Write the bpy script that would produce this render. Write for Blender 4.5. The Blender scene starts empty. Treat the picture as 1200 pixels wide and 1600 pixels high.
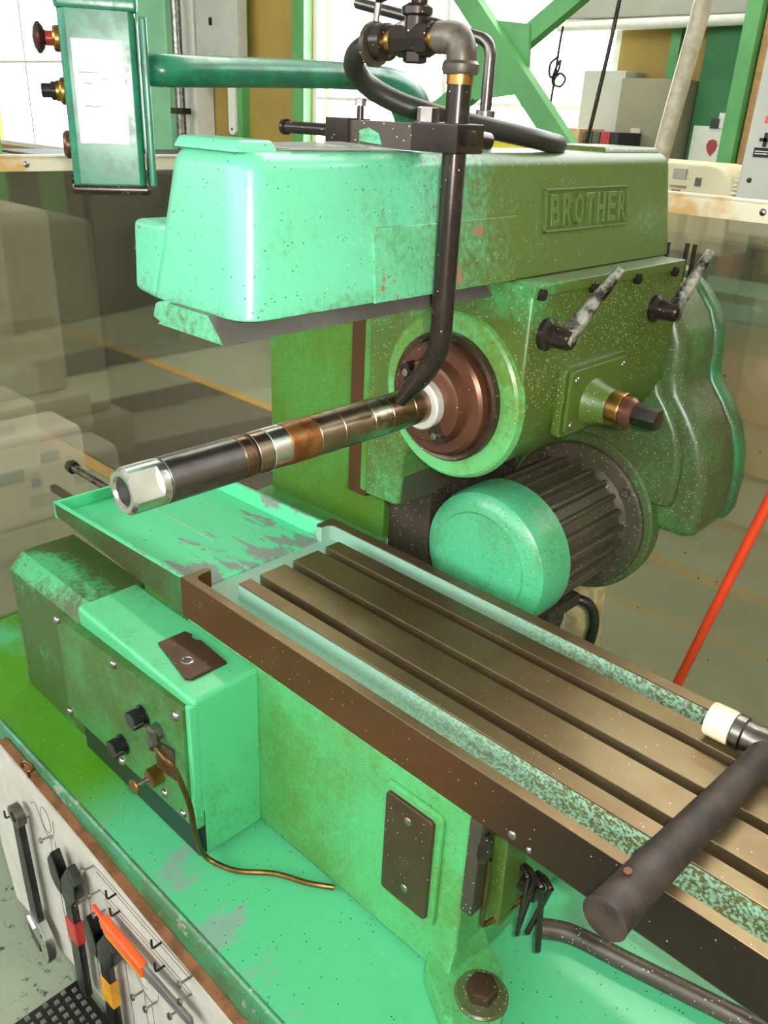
import bpy, bmesh, math, random
from mathutils import Vector, Matrix
random.seed(7)
scene = bpy.context.scene
COL = scene.collection
PI = math.pi
sin, cos = math.sin, math.cos

# ------------------------------------------------------------------ camera
cam_d = bpy.data.cameras.new('camera')
cam = bpy.data.objects.new('camera', cam_d)
COL.objects.link(cam)
cam_d.sensor_fit = 'VERTICAL'
cam_d.sensor_height = 36.0
cam_d.lens = 29.589
cam_d.clip_start = 0.02
rx = Vector((0.72075952, 0.69173367, 0.04483586))
dn = Vector((0.32643431, -0.28164887, -0.90228297))
fw = Vector((-0.61151154, 0.664965, -0.4288067))
M = Matrix((( rx.x, -dn.x, -fw.x), (rx.y, -dn.y, -fw.y), (rx.z, -dn.z, -fw.z))).to_4x4()
M.translation = Vector((0, 0, 1.55))
cam.matrix_world = M
scene.camera = cam

# ------------------------------------------------------------------ light
scene.view_settings.view_transform = 'Standard'
scene.view_settings.look = 'None'
scene.view_settings.gamma = 1.0
scene.view_settings.exposure = 0.0
scene.view_settings.use_curve_mapping = False
world = bpy.data.worlds.new('sky')
scene.world = world
world.use_nodes = True
wn = world.node_tree.nodes
wn['Background'].inputs[0].default_value = (0.93, 0.97, 1.0, 1)
wn['Background'].inputs[1].default_value = 9.0

def area(name, loc, target, sx, sy, power, color=(1, 1, 1), shape='RECTANGLE', spread=PI):
    d = bpy.data.lights.new(name, 'AREA')
    d.shape = shape
    d.size = sx
    d.size_y = sy
    d.energy = power
    d.color = color
    d.spread = spread
    o = bpy.data.objects.new(name, d)
    COL.objects.link(o)
    o.location = loc
    o.rotation_euler = (Vector(target) - Vector(loc)).to_track_quat('-Z', 'Y').to_euler()
    return o
# the camera's own flash, on the right of the upright-held camera
FL = Vector((0, 0, 1.55)) + rx * 0.045 - dn * 0.012
area('camera_flash', FL, FL + fw, 0.035, 0.02, 13.6, (1.0, 0.97, 0.92))
# daylight falling in through the window bands of the hall (lamps stand just outside the panes), plus added fill
area('ambient_fill_front', (-2.7, -5.3, 3.45), (-2.7, 0, 3.0), 12.4, 2.4, 85.0, (0.95, 0.98, 1.0))  # fill for an unseen front window band, added for ambient light
area('daylight_window_back', (-4.43, 5.5, 2.1), (-4.43, 0, 1.9), 2.8, 2.1, 130.0, (0.95, 0.98, 1.0))
area('added_ceiling_fill', (-2.2, 3.4, 4.9), (-2.2, 3.4, 0), 6.0, 0.3, 150.0, (1.0, 0.96, 0.86))  # unseen lamp added to brighten the floor and cupboard at the back
area('daylight_clerestory', (0.35, 5.5, 4.1), (0.35, 0, 3.8), 6.4, 1.6, 105.0, (1.0, 0.98, 0.94))

# ------------------------------------------------------------------ mesh helpers
def finish(bm, angle=32):
    bmesh.ops.recalc_face_normals(bm, faces=bm.faces)
    lim = math.radians(angle)
    for f in bm.faces:
        f.smooth = True
    for e in bm.edges:
        if len(e.link_faces) == 2:
            e.smooth = e.calc_face_angle(0) < lim
        else:
            e.smooth = False

WP = {}
def wloc(o):
    return WP.get(o.name, Vector((0, 0, 0))) if o else Vector((0, 0, 0))

def obj(name, bm, mat, parent=None, kind=None, label=None, angle=32):
    """one mesh object; geometry given in world coordinates, origin put at its middle"""
    finish(bm, angle)
    vs = [v.co for v in bm.verts]
    lo = Vector((min(v.x for v in vs), min(v.y for v in vs), min(v.z for v in vs)))
    hi = Vector((max(v.x for v in vs), max(v.y for v in vs), max(v.z for v in vs)))
    c = (lo + hi) / 2
    if parent is None:
        c.z = lo.z
    bmesh.ops.translate(bm, verts=bm.verts, vec=-c)
    me = bpy.data.meshes.new(name)
    bm.to_mesh(me)
    bm.free()
    mats = mat if isinstance(mat, (list, tuple)) else [mat]
    for m in mats:
        me.materials.append(m)
    o = bpy.data.objects.new(name, me)
    COL.objects.link(o)
    WP[o.name] = c.copy()
    o.location = c - wloc(parent)
    if parent:
        o.parent = parent
    if kind:
        o['kind'] = kind
    if label:
        o['label'] = label
    wnm = o.modifiers.new('weighted', 'WEIGHTED_NORMAL')
    wnm.keep_sharp = True
    wnm.weight = 60
    return o

def tag(o, label, cat, group=None):
    o['label'] = label
    o['category'] = cat
    if group:
        o['group'] = group
    return o

def thing(name, label, cat, loc, group=None):
    o = bpy.data.objects.new(name, None)
    o.empty_display_size = 0.05
    COL.objects.link(o)
    o.location = loc
    WP[o.name] = Vector(loc)
    return tag(o, label, cat, group)

def struct(name, bm, mat):
    o = obj(name, bm, mat)
    o['kind'] = 'structure'
    return o

def piece_copy(src, name, pos, parent):
    """another piece that shares the mesh of src, at world position pos"""
    o = bpy.data.objects.new(name, src.data)
    COL.objects.link(o)
    WP[o.name] = Vector(pos)
    o.location = Vector(pos) - wloc(parent)
    o.parent = parent
    return o

def new():
    return bmesh.new()

def add_hexa(bm, c, bevel=0.0, seg=2):
    """8 corners: bottom 4 ccw, top 4 ccw"""
    t = bmesh.new()
    v = [t.verts.new(p) for p in c]
    for f in ((3, 2, 1, 0), (4, 5, 6, 7), (0, 1, 5, 4), (1, 2, 6, 5), (2, 3, 7, 6), (3, 0, 4, 7)):
        t.faces.new([v[i] for i in f])
    if bevel:
        bmesh.ops.bevel(t, geom=t.edges[:], offset=bevel, segments=seg, profile=0.5, affect='EDGES', clamp_overlap=True)
    merge(bm, t)

def merge(bm, t, mtx=None):
    if mtx is not None:
        bmesh.ops.transform(t, matrix=mtx, verts=t.verts)
    me = bpy.data.meshes.new('tmp')
    t.to_mesh(me)
    t.free()
    bm.from_mesh(me)
    bpy.data.meshes.remove(me)

def add_box(bm, x0, x1, y0, y1, z0, z1, bevel=0.0, seg=2):
    add_hexa(bm, [(x0, y0, z0), (x1, y0, z0), (x1, y1, z0), (x0, y1, z0), (x0, y0, z1), (x1, y0, z1), (x1, y1, z1), (x0, y1, z1)], bevel, seg)

def box(x0, x1, y0, y1, z0, z1, bevel=0.0, seg=2):
    bm = new()
    add_box(bm, x0, x1, y0, y1, z0, z1, bevel, seg)
    return bm

def hexa(c, bevel=0.0, seg=2):
    bm = new()
    add_hexa(bm, c, bevel, seg)
    return bm

AX = {'x': Matrix(((0, 0, 1, 0), (1, 0, 0, 0), (0, 1, 0, 0), (0, 0, 0, 1))),
      'y': Matrix(((1, 0, 0, 0), (0, 0, 1, 0), (0, -1, 0, 0), (0, 0, 0, 1))),
      'z': Matrix.Identity(4)}
def frame(p, d, up=(0, 0, 1)):
    """matrix that puts local z along d at point p"""
    d = Vector(d).normalized()
    u = Vector(up)
    if abs(d.dot(u)) > 0.98:
        u = Vector((1, 0, 0))
    x = u.cross(d).normalized()
    y = d.cross(x)
    m = Matrix(((x.x, y.x, d.x), (x.y, y.y, d.y), (x.z, y.z, d.z))).to_4x4()
    m.translation = Vector(p)
    return m

def add_lathe(bm, prof, mtx, n=40, caps=True):
    """prof: list of (radius, height) along local z"""
    t = bmesh.new()
    rings = []
    for r, h in prof:
        if r < 1e-6:
            rings.append([t.verts.new((0, 0, h))])
        else:
            rings.append([t.verts.new((r * cos(2 * PI * i / n), r * sin(2 * PI * i / n), h)) for i in range(n)])
    for a, b in zip(rings, rings[1:]):
        if len(a) == 1 and len(b) == 1:
            continue
        for i in range(n):
            j = (i + 1) % n
            if len(a) == 1:
                t.faces.new((a[0], b[i], b[j]))
            elif len(b) == 1:
                t.faces.new((a[i], a[j], b[0]))
            else:
                t.faces.new((a[i], a[j], b[j], b[i]))
    if caps:
        if len(rings[0]) > 1:
            t.faces.new(rings[0][::-1])
        if len(rings[-1]) > 1:
            t.faces.new(rings[-1])
    merge(bm, t, mtx)

def lathe(prof, p, d, n=40, caps=True):
    bm = new()
    add_lathe(bm, prof, frame(p, d), n, caps)
    return bm

def cyl(p0, p1, r, n=24, bev=0.0):
    p0, p1 = Vector(p0), Vector(p1)
    L = (p1 - p0).length
    pr = [(r, 0), (r, L)] if not bev else [(r - bev, 0), (r, bev), (r, L - bev), (r - bev, L)]
    return lathe(pr, p0, p1 - p0, n)

def add_cyl(bm, p0, p1, r, n=24, bev=0.0):
    t = cyl(p0, p1, r, n, bev)
    merge(bm, t)

def smooth_path(pts, k=8):
    P = [Vector(p) for p in pts]
    out = []
    n = len(P)
    for i in range(n - 1):
        p0 = P[i - 1] if i else P[i] * 2 - P[i + 1]
        p1, p2 = P[i], P[i + 1]
        p3 = P[i + 2] if i + 2 < n else P[i + 1] * 2 - P[i]
        for j in range(k):
            t = j / k
            out.append(0.5 * ((2 * p1) + (-p0 + p2) * t + (2 * p0 - 5 * p1 + 4 * p2 - p3) * t * t + (-p0 + 3 * p1 - 3 * p2 + p3) * t ** 3))
    out.append(P[-1])
    return out

def add_tube(bm, pts, r, n=14, k=8, smooth=True):
    P = smooth_path(pts, k) if smooth else [Vector(p) for p in pts]
    m = len(P)
    R = r if callable(r) else (lambda t: r)
    t = bmesh.new()
    tan = [(P[min(i + 1, m - 1)] - P[max(i - 1, 0)]).normalized() for i in range(m)]
    u = Vector((0, 0, 1)) if abs(tan[0].z) < 0.9 else Vector((1, 0, 0))
    u = (u - tan[0] * u.dot(tan[0])).normalized()
    rings = []
    for i in range(m):
        u = (u - tan[i] * u.dot(tan[i])).normalized()
        w = tan[i].cross(u)
        rr = R(i / (m - 1))
        rings.append([t.verts.new(P[i] + (u * cos(2 * PI * j / n) + w * sin(2 * PI * j / n)) * rr) for j in range(n)])
    for a, b in zip(rings, rings[1:]):
        for j in range(n):
            q = (j + 1) % n
            t.faces.new((a[j], a[q], b[q], b[j]))
    t.faces.new(rings[0][::-1])
    t.faces.new(rings[-1])
    merge(bm, t)

def tube(pts, r, n=14, k=8, smooth=True):
    bm = new()
    add_tube(bm, pts, r, n, k, smooth)
    return bm

def add_prism(bm, pts, axis, a, b, bevel=0.0, seg=2, both=True):
    """closed 2-D outline extruded along an axis: 'y' -> pts are (x,z), 'x' -> (y,z), 'z' -> (x,y)"""
    def P(p, h):
        return (p[0], h, p[1]) if axis == 'y' else ((h, p[0], p[1]) if axis == 'x' else (p[0], p[1], h))
    t = bmesh.new()
    A = [t.verts.new(P(p, a)) for p in pts]
    B = [t.verts.new(P(p, b)) for p in pts]
    n = len(pts)
    t.faces.new(A)
    t.faces.new(B[::-1])
    for i in range(n):
        t.faces.new((A[i], B[i], B[(i + 1) % n], A[(i + 1) % n]))
    bmesh.ops.recalc_face_normals(t, faces=t.faces)
    if bevel:
        sA = set(A)
        sB = set(B)
        es = [e for e in t.edges if (e.verts[0] in sA and e.verts[1] in sA) or (both and e.verts[0] in sB and e.verts[1] in sB)]
        bmesh.ops.bevel(t, geom=es, offset=bevel, segments=seg, profile=0.5, affect='EDGES', clamp_overlap=True)
    merge(bm, t)

def prism(pts, axis, a, b, bevel=0.0, seg=2, both=True):
    bm = new()
    add_prism(bm, pts, axis, a, b, bevel, seg, both)
    return bm

def rrect(x0, x1, y0, y1, r, n=5):
    out = []
    for cx, cy, a0 in ((x1 - r, y1 - r, 0), (x0 + r, y1 - r, 90), (x0 + r, y0 + r, 180), (x1 - r, y0 + r, 270)):
        for i in range(n + 1):
            a = math.radians(a0 + 90 * i / n)
            out.append((cx + r * cos(a), cy + r * sin(a)))
    return out

def arc(cx, cz, r, a0, a1, n):
    return [(cx + r * cos(math.radians(a0 + (a1 - a0) * i / n)), cz + r * sin(math.radians(a0 + (a1 - a0) * i / n))) for i in range(n + 1)]

def hexbolt(p, d, af, h, washer=0.0, chamfer=True):
    """hexagon head standing on p along d"""
    bm = new()
    r = af / math.sqrt(3)
    c = 0.12 * r
    add_lathe(bm, [(r, 0), (r, h - c), (r - 2 * c, h)], frame(p, d), 6)
    if washer:
        add_lathe(bm, [(washer, -0.0005), (washer, 0.002)], frame(p, d), 24)
    return bm

def dome(p, d, r, h, n=16):
    pr = [(r * cos(a), h * sin(a)) for a in [i * PI / 2 / 5 for i in range(6)]]
    pr = [(r, -0.001)] + pr[:-1] + [(0, h)]
    return lathe(pr, p, d, n)

# ------------------------------------------------------------------ materials
MATS = {}
class NT:
    def __init__(s, name):
        s.m = bpy.data.materials.new(name)
        s.m.use_nodes = True
        s.t = s.m.node_tree
        s.b = s.t.nodes['Principled BSDF']
        s.pos = s.t.nodes.new('ShaderNodeNewGeometry').outputs['Position']
    def link(s, a, b):
        s.t.links.new(a, b)
    def put(s, sock, v):
        if hasattr(v, 'is_output'):
            s.link(v, sock)
        elif isinstance(v, (tuple, list)):
            sock.default_value = (*v, 1) if len(v) == 3 and sock.type == 'RGBA' else v
        else:
            sock.default_value = v
    def noise(s, scale, detail=4, rough=0.6, vec=None, dist=0.0):
        n = s.t.nodes.new('ShaderNodeTexNoise')
        n.inputs['Scale'].default_value = scale
        n.inputs['Detail'].default_value = detail
        n.inputs['Roughness'].default_value = rough
        n.inputs['Distortion'].default_value = dist
        s.link(vec or s.pos, n.inputs['Vector'])
        return n.outputs['Fac']
    def stretch(s, sx, sy, sz):
        n = s.t.nodes.new('ShaderNodeMapping')
        n.inputs['Scale'].default_value = (sx, sy, sz)
        s.link(s.pos, n.inputs['Vector'])
        return n.outputs['Vector']
    def ramp(s, v, a, b, lo=0.0, hi=1.0):
        n = s.t.nodes.new('ShaderNodeMapRange')
        n.interpolation_type = 'SMOOTHSTEP'
        s.put(n.inputs['Value'], v)
        n.inputs['From Min'].default_value = a
        n.inputs['From Max'].default_value = b
        n.inputs['To Min'].default_value = lo
        n.inputs['To Max'].default_value = hi
        return n.outputs['Result']
    def math(s, op, a, b=0.0):
        n = s.t.nodes.new('ShaderNodeMath')
        n.operation = op
        s.put(n.inputs[0], a)
        s.put(n.inputs[1], b)
        return n.outputs[0]
    def mix(s, f, a, b):
        n = s.t.nodes.new('ShaderNodeMix')
        n.data_type = 'RGBA'
        s.put(n.inputs[0], f)
        s.put(n.inputs[6], a)
        s.put(n.inputs[7], b)
        return n.outputs[2]
    def axis(s, i):
        n = s.t.nodes.new('ShaderNodeSeparateXYZ')
        s.link(s.pos, n.inputs[0])
        return n.outputs[i]
    def specks(s, scale, size, keep):
        v = s.t.nodes.new('ShaderNodeTexVoronoi')
        v.inputs['Scale'].default_value = scale
        s.link(s.pos, v.inputs['Vector'])
        sp = s.t.nodes.new('ShaderNodeSeparateXYZ')
        s.link(v.outputs['Color'], sp.inputs[0])
        a = s.math('LESS_THAN', v.outputs['Distance'], size)
        b = s.math('LESS_THAN', sp.outputs[0], keep)
        return s.math('MULTIPLY', a, b), sp.outputs[1]
    def bump(s, h, strength=0.2, dist=0.002):
        n = s.t.nodes.new('ShaderNodeBump')
        n.inputs['Strength'].default_value = strength
        n.inputs['Distance'].default_value = dist
        s.link(h, n.inputs['Height'])
        s.link(n.outputs['Normal'], s.b.inputs['Normal'])
    def out(s, **k):
        for a, v in k.items():
            s.put(s.b.inputs[{'color': 'Base Color', 'rough': 'Roughness', 'metal': 'Metallic', 'spec': 'Specular IOR Level', 'coat': 'Coat Weight', 'alpha': 'Alpha', 'em': 'Emission Color', 'es': 'Emission Strength', 'trans': 'Transmission Weight', 'ior': 'IOR', 'coatr': 'Coat Roughness', 'aniso': 'Anisotropic'}[a]], v)
        return s.m

def paint(name, base=(0.045, 0.50, 0.22), film=0.6, film_col=(0.07, 0.13, 0.012), lo=0.42, hi=0.62, specks=0.22, chips=0.0, chip_col=(0.25, 0.12, 0.06), rough=0.28, yfilm=None, zfilm=None, scale=5.0, bump=0.12, pale=0.4, nw=1.0):
    t = NT(name)
    n = t.noise(scale, 6, 0.62)
    if nw != 1.0:
        n = t.math('ADD', t.math('MULTIPLY', n, nw), 0.5 - 0.5 * nw)
    fine = t.noise(130, 4, 0.7)
    v = t.math('ADD', n, t.math('MULTIPLY', t.math('SUBTRACT', fine, 0.5), 0.55))
    v = t.math('ADD', v, t.math('MULTIPLY', t.math('SUBTRACT', t.noise(34, 4, 0.7, vec=t.stretch(1, 1, 0.45)), 0.5), 0.30))
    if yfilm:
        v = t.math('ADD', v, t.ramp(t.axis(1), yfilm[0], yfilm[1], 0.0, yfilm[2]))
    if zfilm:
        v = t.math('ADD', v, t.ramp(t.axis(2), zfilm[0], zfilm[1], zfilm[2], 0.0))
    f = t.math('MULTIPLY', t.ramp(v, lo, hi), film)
    c = t.mix(t.math('MULTIPLY', t.noise(14, 3), 0.25), base, tuple(x * 0.75 for x in base))
    c = t.mix(f, c, film_col)
    if chips:
        ch = t.ramp(t.noise(26, 5, 0.7), 0.70 - chips * 0.1, 0.715 - chips * 0.1)
        c = t.mix(ch, c, chip_col)
    if specks:
        k, w = t.specks(360, 0.27, min(0.5, specks * 1.4))
        c = t.mix(k, c, t.mix(t.math('GREATER_THAN', w, 1.0 - pale), (0.012, 0.014, 0.008), (0.50, 0.50, 0.40)))
    t.bump(t.math('ADD', fine, t.math('MULTIPLY', t.noise(30, 2), 1.5)), bump * 0.45, 0.001)
    return t.out(color=c, rough=t.ramp(f, 0.0, 1.0, rough, rough + 0.12), spec=0.5)

def plain(name, col, rough=0.5, metal=0.0, var=0.15, scale=30, spec=0.5, bump=0.0):
    t = NT(name)
    c = t.mix(t.ramp(t.noise(scale, 4), 0.35, 0.65), tuple(x * (1 - var) for x in col), tuple(min(1, x * (1 + var)) for x in col))
    if bump:
        t.bump(t.noise(scale * 4, 3), bump, 0.001)
    return t.out(color=c, rough=rough, metal=metal, spec=spec)

def steel(name, col, stain=None, amt=0.0, rough=0.3, specks=0.0, scale=18, metal=1.0, bump=0.05):
    t = NT(name)
    c = t.mix(t.ramp(t.noise(scale, 4), 0.3, 0.7), tuple(x * 0.8 for x in col), col)
    if stain:
        c = t.mix(t.math('MULTIPLY', t.ramp(t.noise(scale * 0.7, 6, 0.65), 0.38, 0.6), amt), c, stain)
    if specks:
        k, w = t.specks(300, 0.24, specks)
        c = t.mix(k, c, (0.70, 0.68, 0.62))
    t.bump(t.noise(120, 2), bump, 0.0005)
    return t.out(color=c, rough=t.ramp(t.noise(12, 3), 0.3, 0.7, rough * 0.85, rough * 1.2), metal=metal)

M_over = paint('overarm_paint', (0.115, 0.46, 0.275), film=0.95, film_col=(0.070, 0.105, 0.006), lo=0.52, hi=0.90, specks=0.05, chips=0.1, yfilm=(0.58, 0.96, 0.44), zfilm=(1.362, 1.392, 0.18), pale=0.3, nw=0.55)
M_head = paint('head_paint', (0.06, 0.36, 0.12), film=0.93, film_col=(0.062, 0.085, 0.005), lo=0.14, hi=0.60, specks=0.10, scale=7, yfilm=(0.89, 1.05, 0.20), pale=0.7)
M_boss = paint('spindle_boss_paint', (0.11, 0.42, 0.14), film=0.9, film_col=(0.095, 0.15, 0.006), lo=0.22, hi=0.62, specks=0.05, scale=8, zfilm=(1.10, 1.26, -0.26), pale=0.3)
M_case = paint('gear_case_paint', (0.05, 0.19, 0.05), film=0.92, film_col=(0.062, 0.062, 0.022), lo=0.14, hi=0.62, specks=0.14, scale=8, pale=0.85, rough=0.24)
M_col = paint('column_paint', (0.07, 0.28, 0.06), film=0.85, film_col=(0.072, 0.14, 0.006), lo=0.10, hi=0.66, specks=0.07, scale=9, pale=0.1)
M_bed = paint('bed_paint', (0.08, 0.40, 0.145), film=0.82, film_col=(0.075, 0.17, 0.012), lo=0.26, hi=0.78, specks=0.05, scale=5, pale=0.3)
M_feed = paint('feed_box_paint', (0.09, 0.50, 0.215), film=0.75, film_col=(0.07, 0.14, 0.012), lo=0.46, hi=0.80, specks=0.02, chips=0.35, chip_col=(0.42, 0.25, 0.20), scale=6)
M_cover = paint('cover_plate_paint', (0.045, 0.24, 0.07), film=0.88, film_col=(0.05, 0.08, 0.008), lo=0.20, hi=0.68, specks=0.03, scale=7)
M_house = paint('gear_housing_paint', (0.05, 0.36, 0.13), film=0.93, film_col=(0.045, 0.062, 0.010), lo=0.40, hi=0.64, specks=0.03, scale=7, zfilm=(0.77, 0.84, 0.22), yfilm=(0.55, 0.61, 0.2))
M_fan = paint('fan_cover_paint', (0.08, 0.42, 0.21), film=0.55, film_col=(0.06, 0.16, 0.03), lo=0.40, hi=0.75, specks=0.13, scale=6, pale=0.25)
M_pend = paint('pendant_paint', (0.02, 0.20, 0.11), film=0.5, film_col=(0.01, 0.06, 0.03), lo=0.40, hi=0.65, specks=0.0, rough=0.27, scale=25, bump=0.05)
M_darkgreen = paint('dark_green_paint', (0.04, 0.13, 0.035), film=0.95, film_col=(0.045, 0.042, 0.01), lo=0.22, hi=0.6, specks=0.03)

def tray_mat():
    t = NT('tray_paint')
    n = t.noise(11, 6, 0.68, vec=t.stretch(0.8, 2.6, 1))
    worn = t.ramp(t.math('ADD', n, t.ramp(t.axis(0), -1.28, -0.96, -0.12, 0.13)), 0.57, 0.62)
    c = t.mix(worn, (0.085, 0.58, 0.275), (0.19, 0.23, 0.20))
    ch = t.ramp(t.noise(38, 4, 0.7), 0.68, 0.70)
    c = t.mix(ch, c, (0.16, 0.10, 0.06))
    return t.out(color=c, rough=0.35)
M_tray = tray_mat()

def pan_mat():
    t = NT('pan_paint')
    n = t.noise(7, 6, 0.7, vec=t.stretch(2.2, 1.0, 1))
    worn = t.ramp(t.math('ADD', n, t.ramp(t.axis(1), 0.44, 0.60, 0.10, -0.14)), 0.60, 0.70, 0, 0.8)
    c = t.mix(worn, (0.085, 0.455, 0.21), (0.22, 0.30, 0.26))
    oil = t.math('MULTIPLY', t.ramp(t.axis(0), -1.08, -0.90, 1.0, 0.0), t.ramp(t.noise(5, 4), 0.25, 0.5))
    c = t.mix(t.math('MULTIPLY', oil, 0.96), c, (0.07, 0.26, 0.003))
    rust = t.math('MULTIPLY', t.ramp(t.noise(16, 5, 0.7), 0.60, 0.72), t.ramp(t.axis(0), -1.0, -0.8, 0.6, 0.0))
    c = t.mix(rust, c, (0.16, 0.11, 0.02))
    k, w = t.specks(190, 0.20, 0.14)
    c = t.mix(k, c, t.mix(t.math('GREATER_THAN', w, 0.72), (0.03, 0.04, 0.015), (0.35, 0.42, 0.28)))
    return t.out(color=c, rough=0.25)
M_panfloor = pan_mat()

def table_mat():
    t = NT('oiled_table_steel')
    c = t.mix(t.ramp(t.noise(7, 5), 0.35, 0.65), (0.20, 0.148, 0.075), (0.155, 0.102, 0.048))
    rust = t.ramp(t.noise(30, 5, 0.7), 0.66, 0.74, 0, 0.5)
    c = t.mix(rust, c, (0.12, 0.045, 0.015))
    k, w = t.specks(260, 0.2, 0.03)
    c = t.mix(k, c, (0.6, 0.55, 0.42))
    t.bump(t.noise(60, 3), 0.06, 0.001)
    return t.out(color=c, rough=t.ramp(t.noise(9, 4), 0.3, 0.7, 0.30, 0.42), metal=0.75)
M_table = table_mat()
def trough_mat():
    t = NT('pale_green_trough_paint')
    g = t.noise(260, 3, 0.6)
    film = t.math('MULTIPLY', t.ramp(t.axis(0), -0.75, -0.25), t.ramp(g, 0.42, 0.58))
    c = t.mix(film, (0.24, 0.42, 0.31), (0.10, 0.10, 0.025))
    red = t.ramp(t.noise(34, 5, 0.7), 0.70, 0.72)
    c = t.mix(red, c, (0.5, 0.06, 0.02))
    t.bump(g, 0.5, 0.001)
    return t.out(color=c, rough=0.5)
M_trough = trough_mat()
def railface_mat():
    t = NT('rail_face_steel')
    c = t.mix(t.ramp(t.noise(6, 5), 0.35, 0.65), (0.075, 0.031, 0.011), (0.052, 0.028, 0.009))
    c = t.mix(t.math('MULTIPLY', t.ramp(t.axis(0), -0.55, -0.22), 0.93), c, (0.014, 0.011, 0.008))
    k, w = t.specks(300, 0.24, 0.02)
    c = t.mix(k, c, (0.55, 0.5, 0.42))
    return t.out(color=c, rough=0.5, spec=0.15)
M_rustface = railface_mat()
M_bright = steel('bright_steel', (0.80, 0.80, 0.76), rough=0.22, scale=30, bump=0.0)
M_sleeve = steel('dark_sleeve_steel', (0.22, 0.20, 0.20), rough=0.28, bump=0.0)
M_collarA = steel('brown_collar_steel', (0.27, 0.18, 0.11), (0.15, 0.085, 0.05), 0.5, rough=0.26, bump=0.0)
M_collarB = steel('tan_collar_steel', (0.42, 0.33, 0.23), (0.28, 0.19, 0.12), 0.5, rough=0.26, bump=0.0)
M_collarR = steel('rusty_collar_steel', (0.38, 0.17, 0.05), (0.20, 0.07, 0.02), 0.8, rough=0.38, scale=60, metal=0.8, bump=0.0)
M_collarM = steel('mottled_collar_steel', (0.50, 0.45, 0.34), (0.14, 0.09, 0.05), 0.8, rough=0.26, scale=60, bump=0.0)
M_flange = steel('brown_spindle_steel', (0.15, 0.06, 0.032), (0.09, 0.04, 0.022), 0.6, rough=0.36, specks=0.03, scale=12, metal=0.55, bump=0.02)
M_flanged = steel('dark_spindle_rim', (0.12, 0.07, 0.05), (0.05, 0.03, 0.02), 0.6, rough=0.35, specks=0.08, metal=0.7)
M_white = steel('white_worn_ring', (0.72, 0.72, 0.68), rough=0.4, metal=0.4)
M_black = steel('oily_black_steel', (0.050, 0.036, 0.030), (0.02, 0.015, 0.012), 0.6, rough=0.25, specks=0.05, metal=0.6)
M_blackp = plain('oily_plastic_and_gap_black', (0.012, 0.011, 0.012), 0.18)  # also colours the strip that paints the shaded gap under the bed
M_dark = steel('dark_greasy_iron', (0.070, 0.052, 0.038), (0.035, 0.03, 0.018), 0.6, rough=0.42, specks=0.12, metal=0.2)
M_motor = steel('greasy_motor_iron', (0.085, 0.068, 0.045), (0.05, 0.06, 0.025), 0.6, rough=0.40, specks=0.12, metal=0.15)
M_elbow = steel('grimy_cast_elbow', (0.16, 0.135, 0.105), (0.05, 0.04, 0.03), 0.8, rough=0.38, scale=45, metal=0.5, bump=0.3)
M_brown = steel('brown_machined_plate', (0.10, 0.055, 0.03), (0.06, 0.035, 0.02), 0.6, rough=0.38, specks=0.05, metal=0.55)
M_grey = steel('worn_grey_steel', (0.30, 0.29, 0.27), (0.1, 0.08, 0.06), 0.6, rough=0.3, scale=40)
M_brass = steel('oily_brass', (0.50, 0.27, 0.07), (0.22, 0.10, 0.03), 0.6, rough=0.32, scale=40)
M_copper = steel('oily_copper', (0.30, 0.15, 0.05), (0.12, 0.06, 0.02), 0.6, rough=0.3, scale=40)
M_screw = steel('screw_steel', (0.45, 0.42, 0.40), (0.15, 0.1, 0.08), 0.5, rough=0.3, scale=60)
M_rubber = plain('black_rubber_hose', (0.018, 0.015, 0.012), 0.38)
M_cream = plain('cream_plastic', (0.80, 0.68, 0.42), 0.45, var=0.05)
M_orange = plain('orange_red_plastic', (0.75, 0.055, 0.015), 0.3, var=0.05)
M_wood = plain('dark_oily_wood', (0.028, 0.017, 0.012), 0.62, var=0.45, scale=40, bump=0.4)
M_dove = steel('ground_dovetail_steel', (0.22, 0.20, 0.185), (0.14, 0.115, 0.10), 0.5, rough=0.35, bump=0.0, metal=0.5)
M_steeldark = steel('fluted_dovetail_steel', (0.16, 0.14, 0.125), (0.07, 0.05, 0.04), 0.5, rough=0.3, specks=0.03)

# ------------------------------------------------------------------ hall: floor, walls, ceiling, windows
def floor_mat():
    t = NT('painted_concrete')
    c = t.mix(t.ramp(t.noise(3, 5), 0.35, 0.65), (0.28, 0.32, 0.225), (0.34, 0.38, 0.27))
    dirt = t.ramp(t.noise(38, 5, 0.75), 0.56, 0.66)
    near = t.ramp(t.axis(1), 0.5, 0.8, 1.0, 0.0)
    c = t.mix(t.math('MULTIPLY', dirt, near), c, (0.015, 0.015, 0.014))
    return t.out(color=c, rough=0.55)
M_floor = floor_mat()
M_wallb = plain('beige_wall_paint', (0.34, 0.225, 0.045), 0.7, var=0.06, scale=3)
M_wallw = plain('pale_wall_paint', (0.55, 0.52, 0.42), 0.7, var=0.06, scale=3)
M_wallg = plain('deep_green_wall_paint', (0.03, 0.16, 0.05), 0.6, var=0.1, scale=3)
M_postg = plain('mid_green_steel_paint', (0.09, 0.30, 0.09), 0.5, var=0.12, scale=4)
M_postl = plain('light_green_steel_paint', (0.22, 0.50, 0.28), 0.45, var=0.06, scale=4)
M_frame = plain('white_window_frame', (0.70, 0.68, 0.60), 0.5, var=0.04)
M_ceil = plain('grey_ceiling', (0.40, 0.40, 0.38), 0.8, var=0.05)
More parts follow.
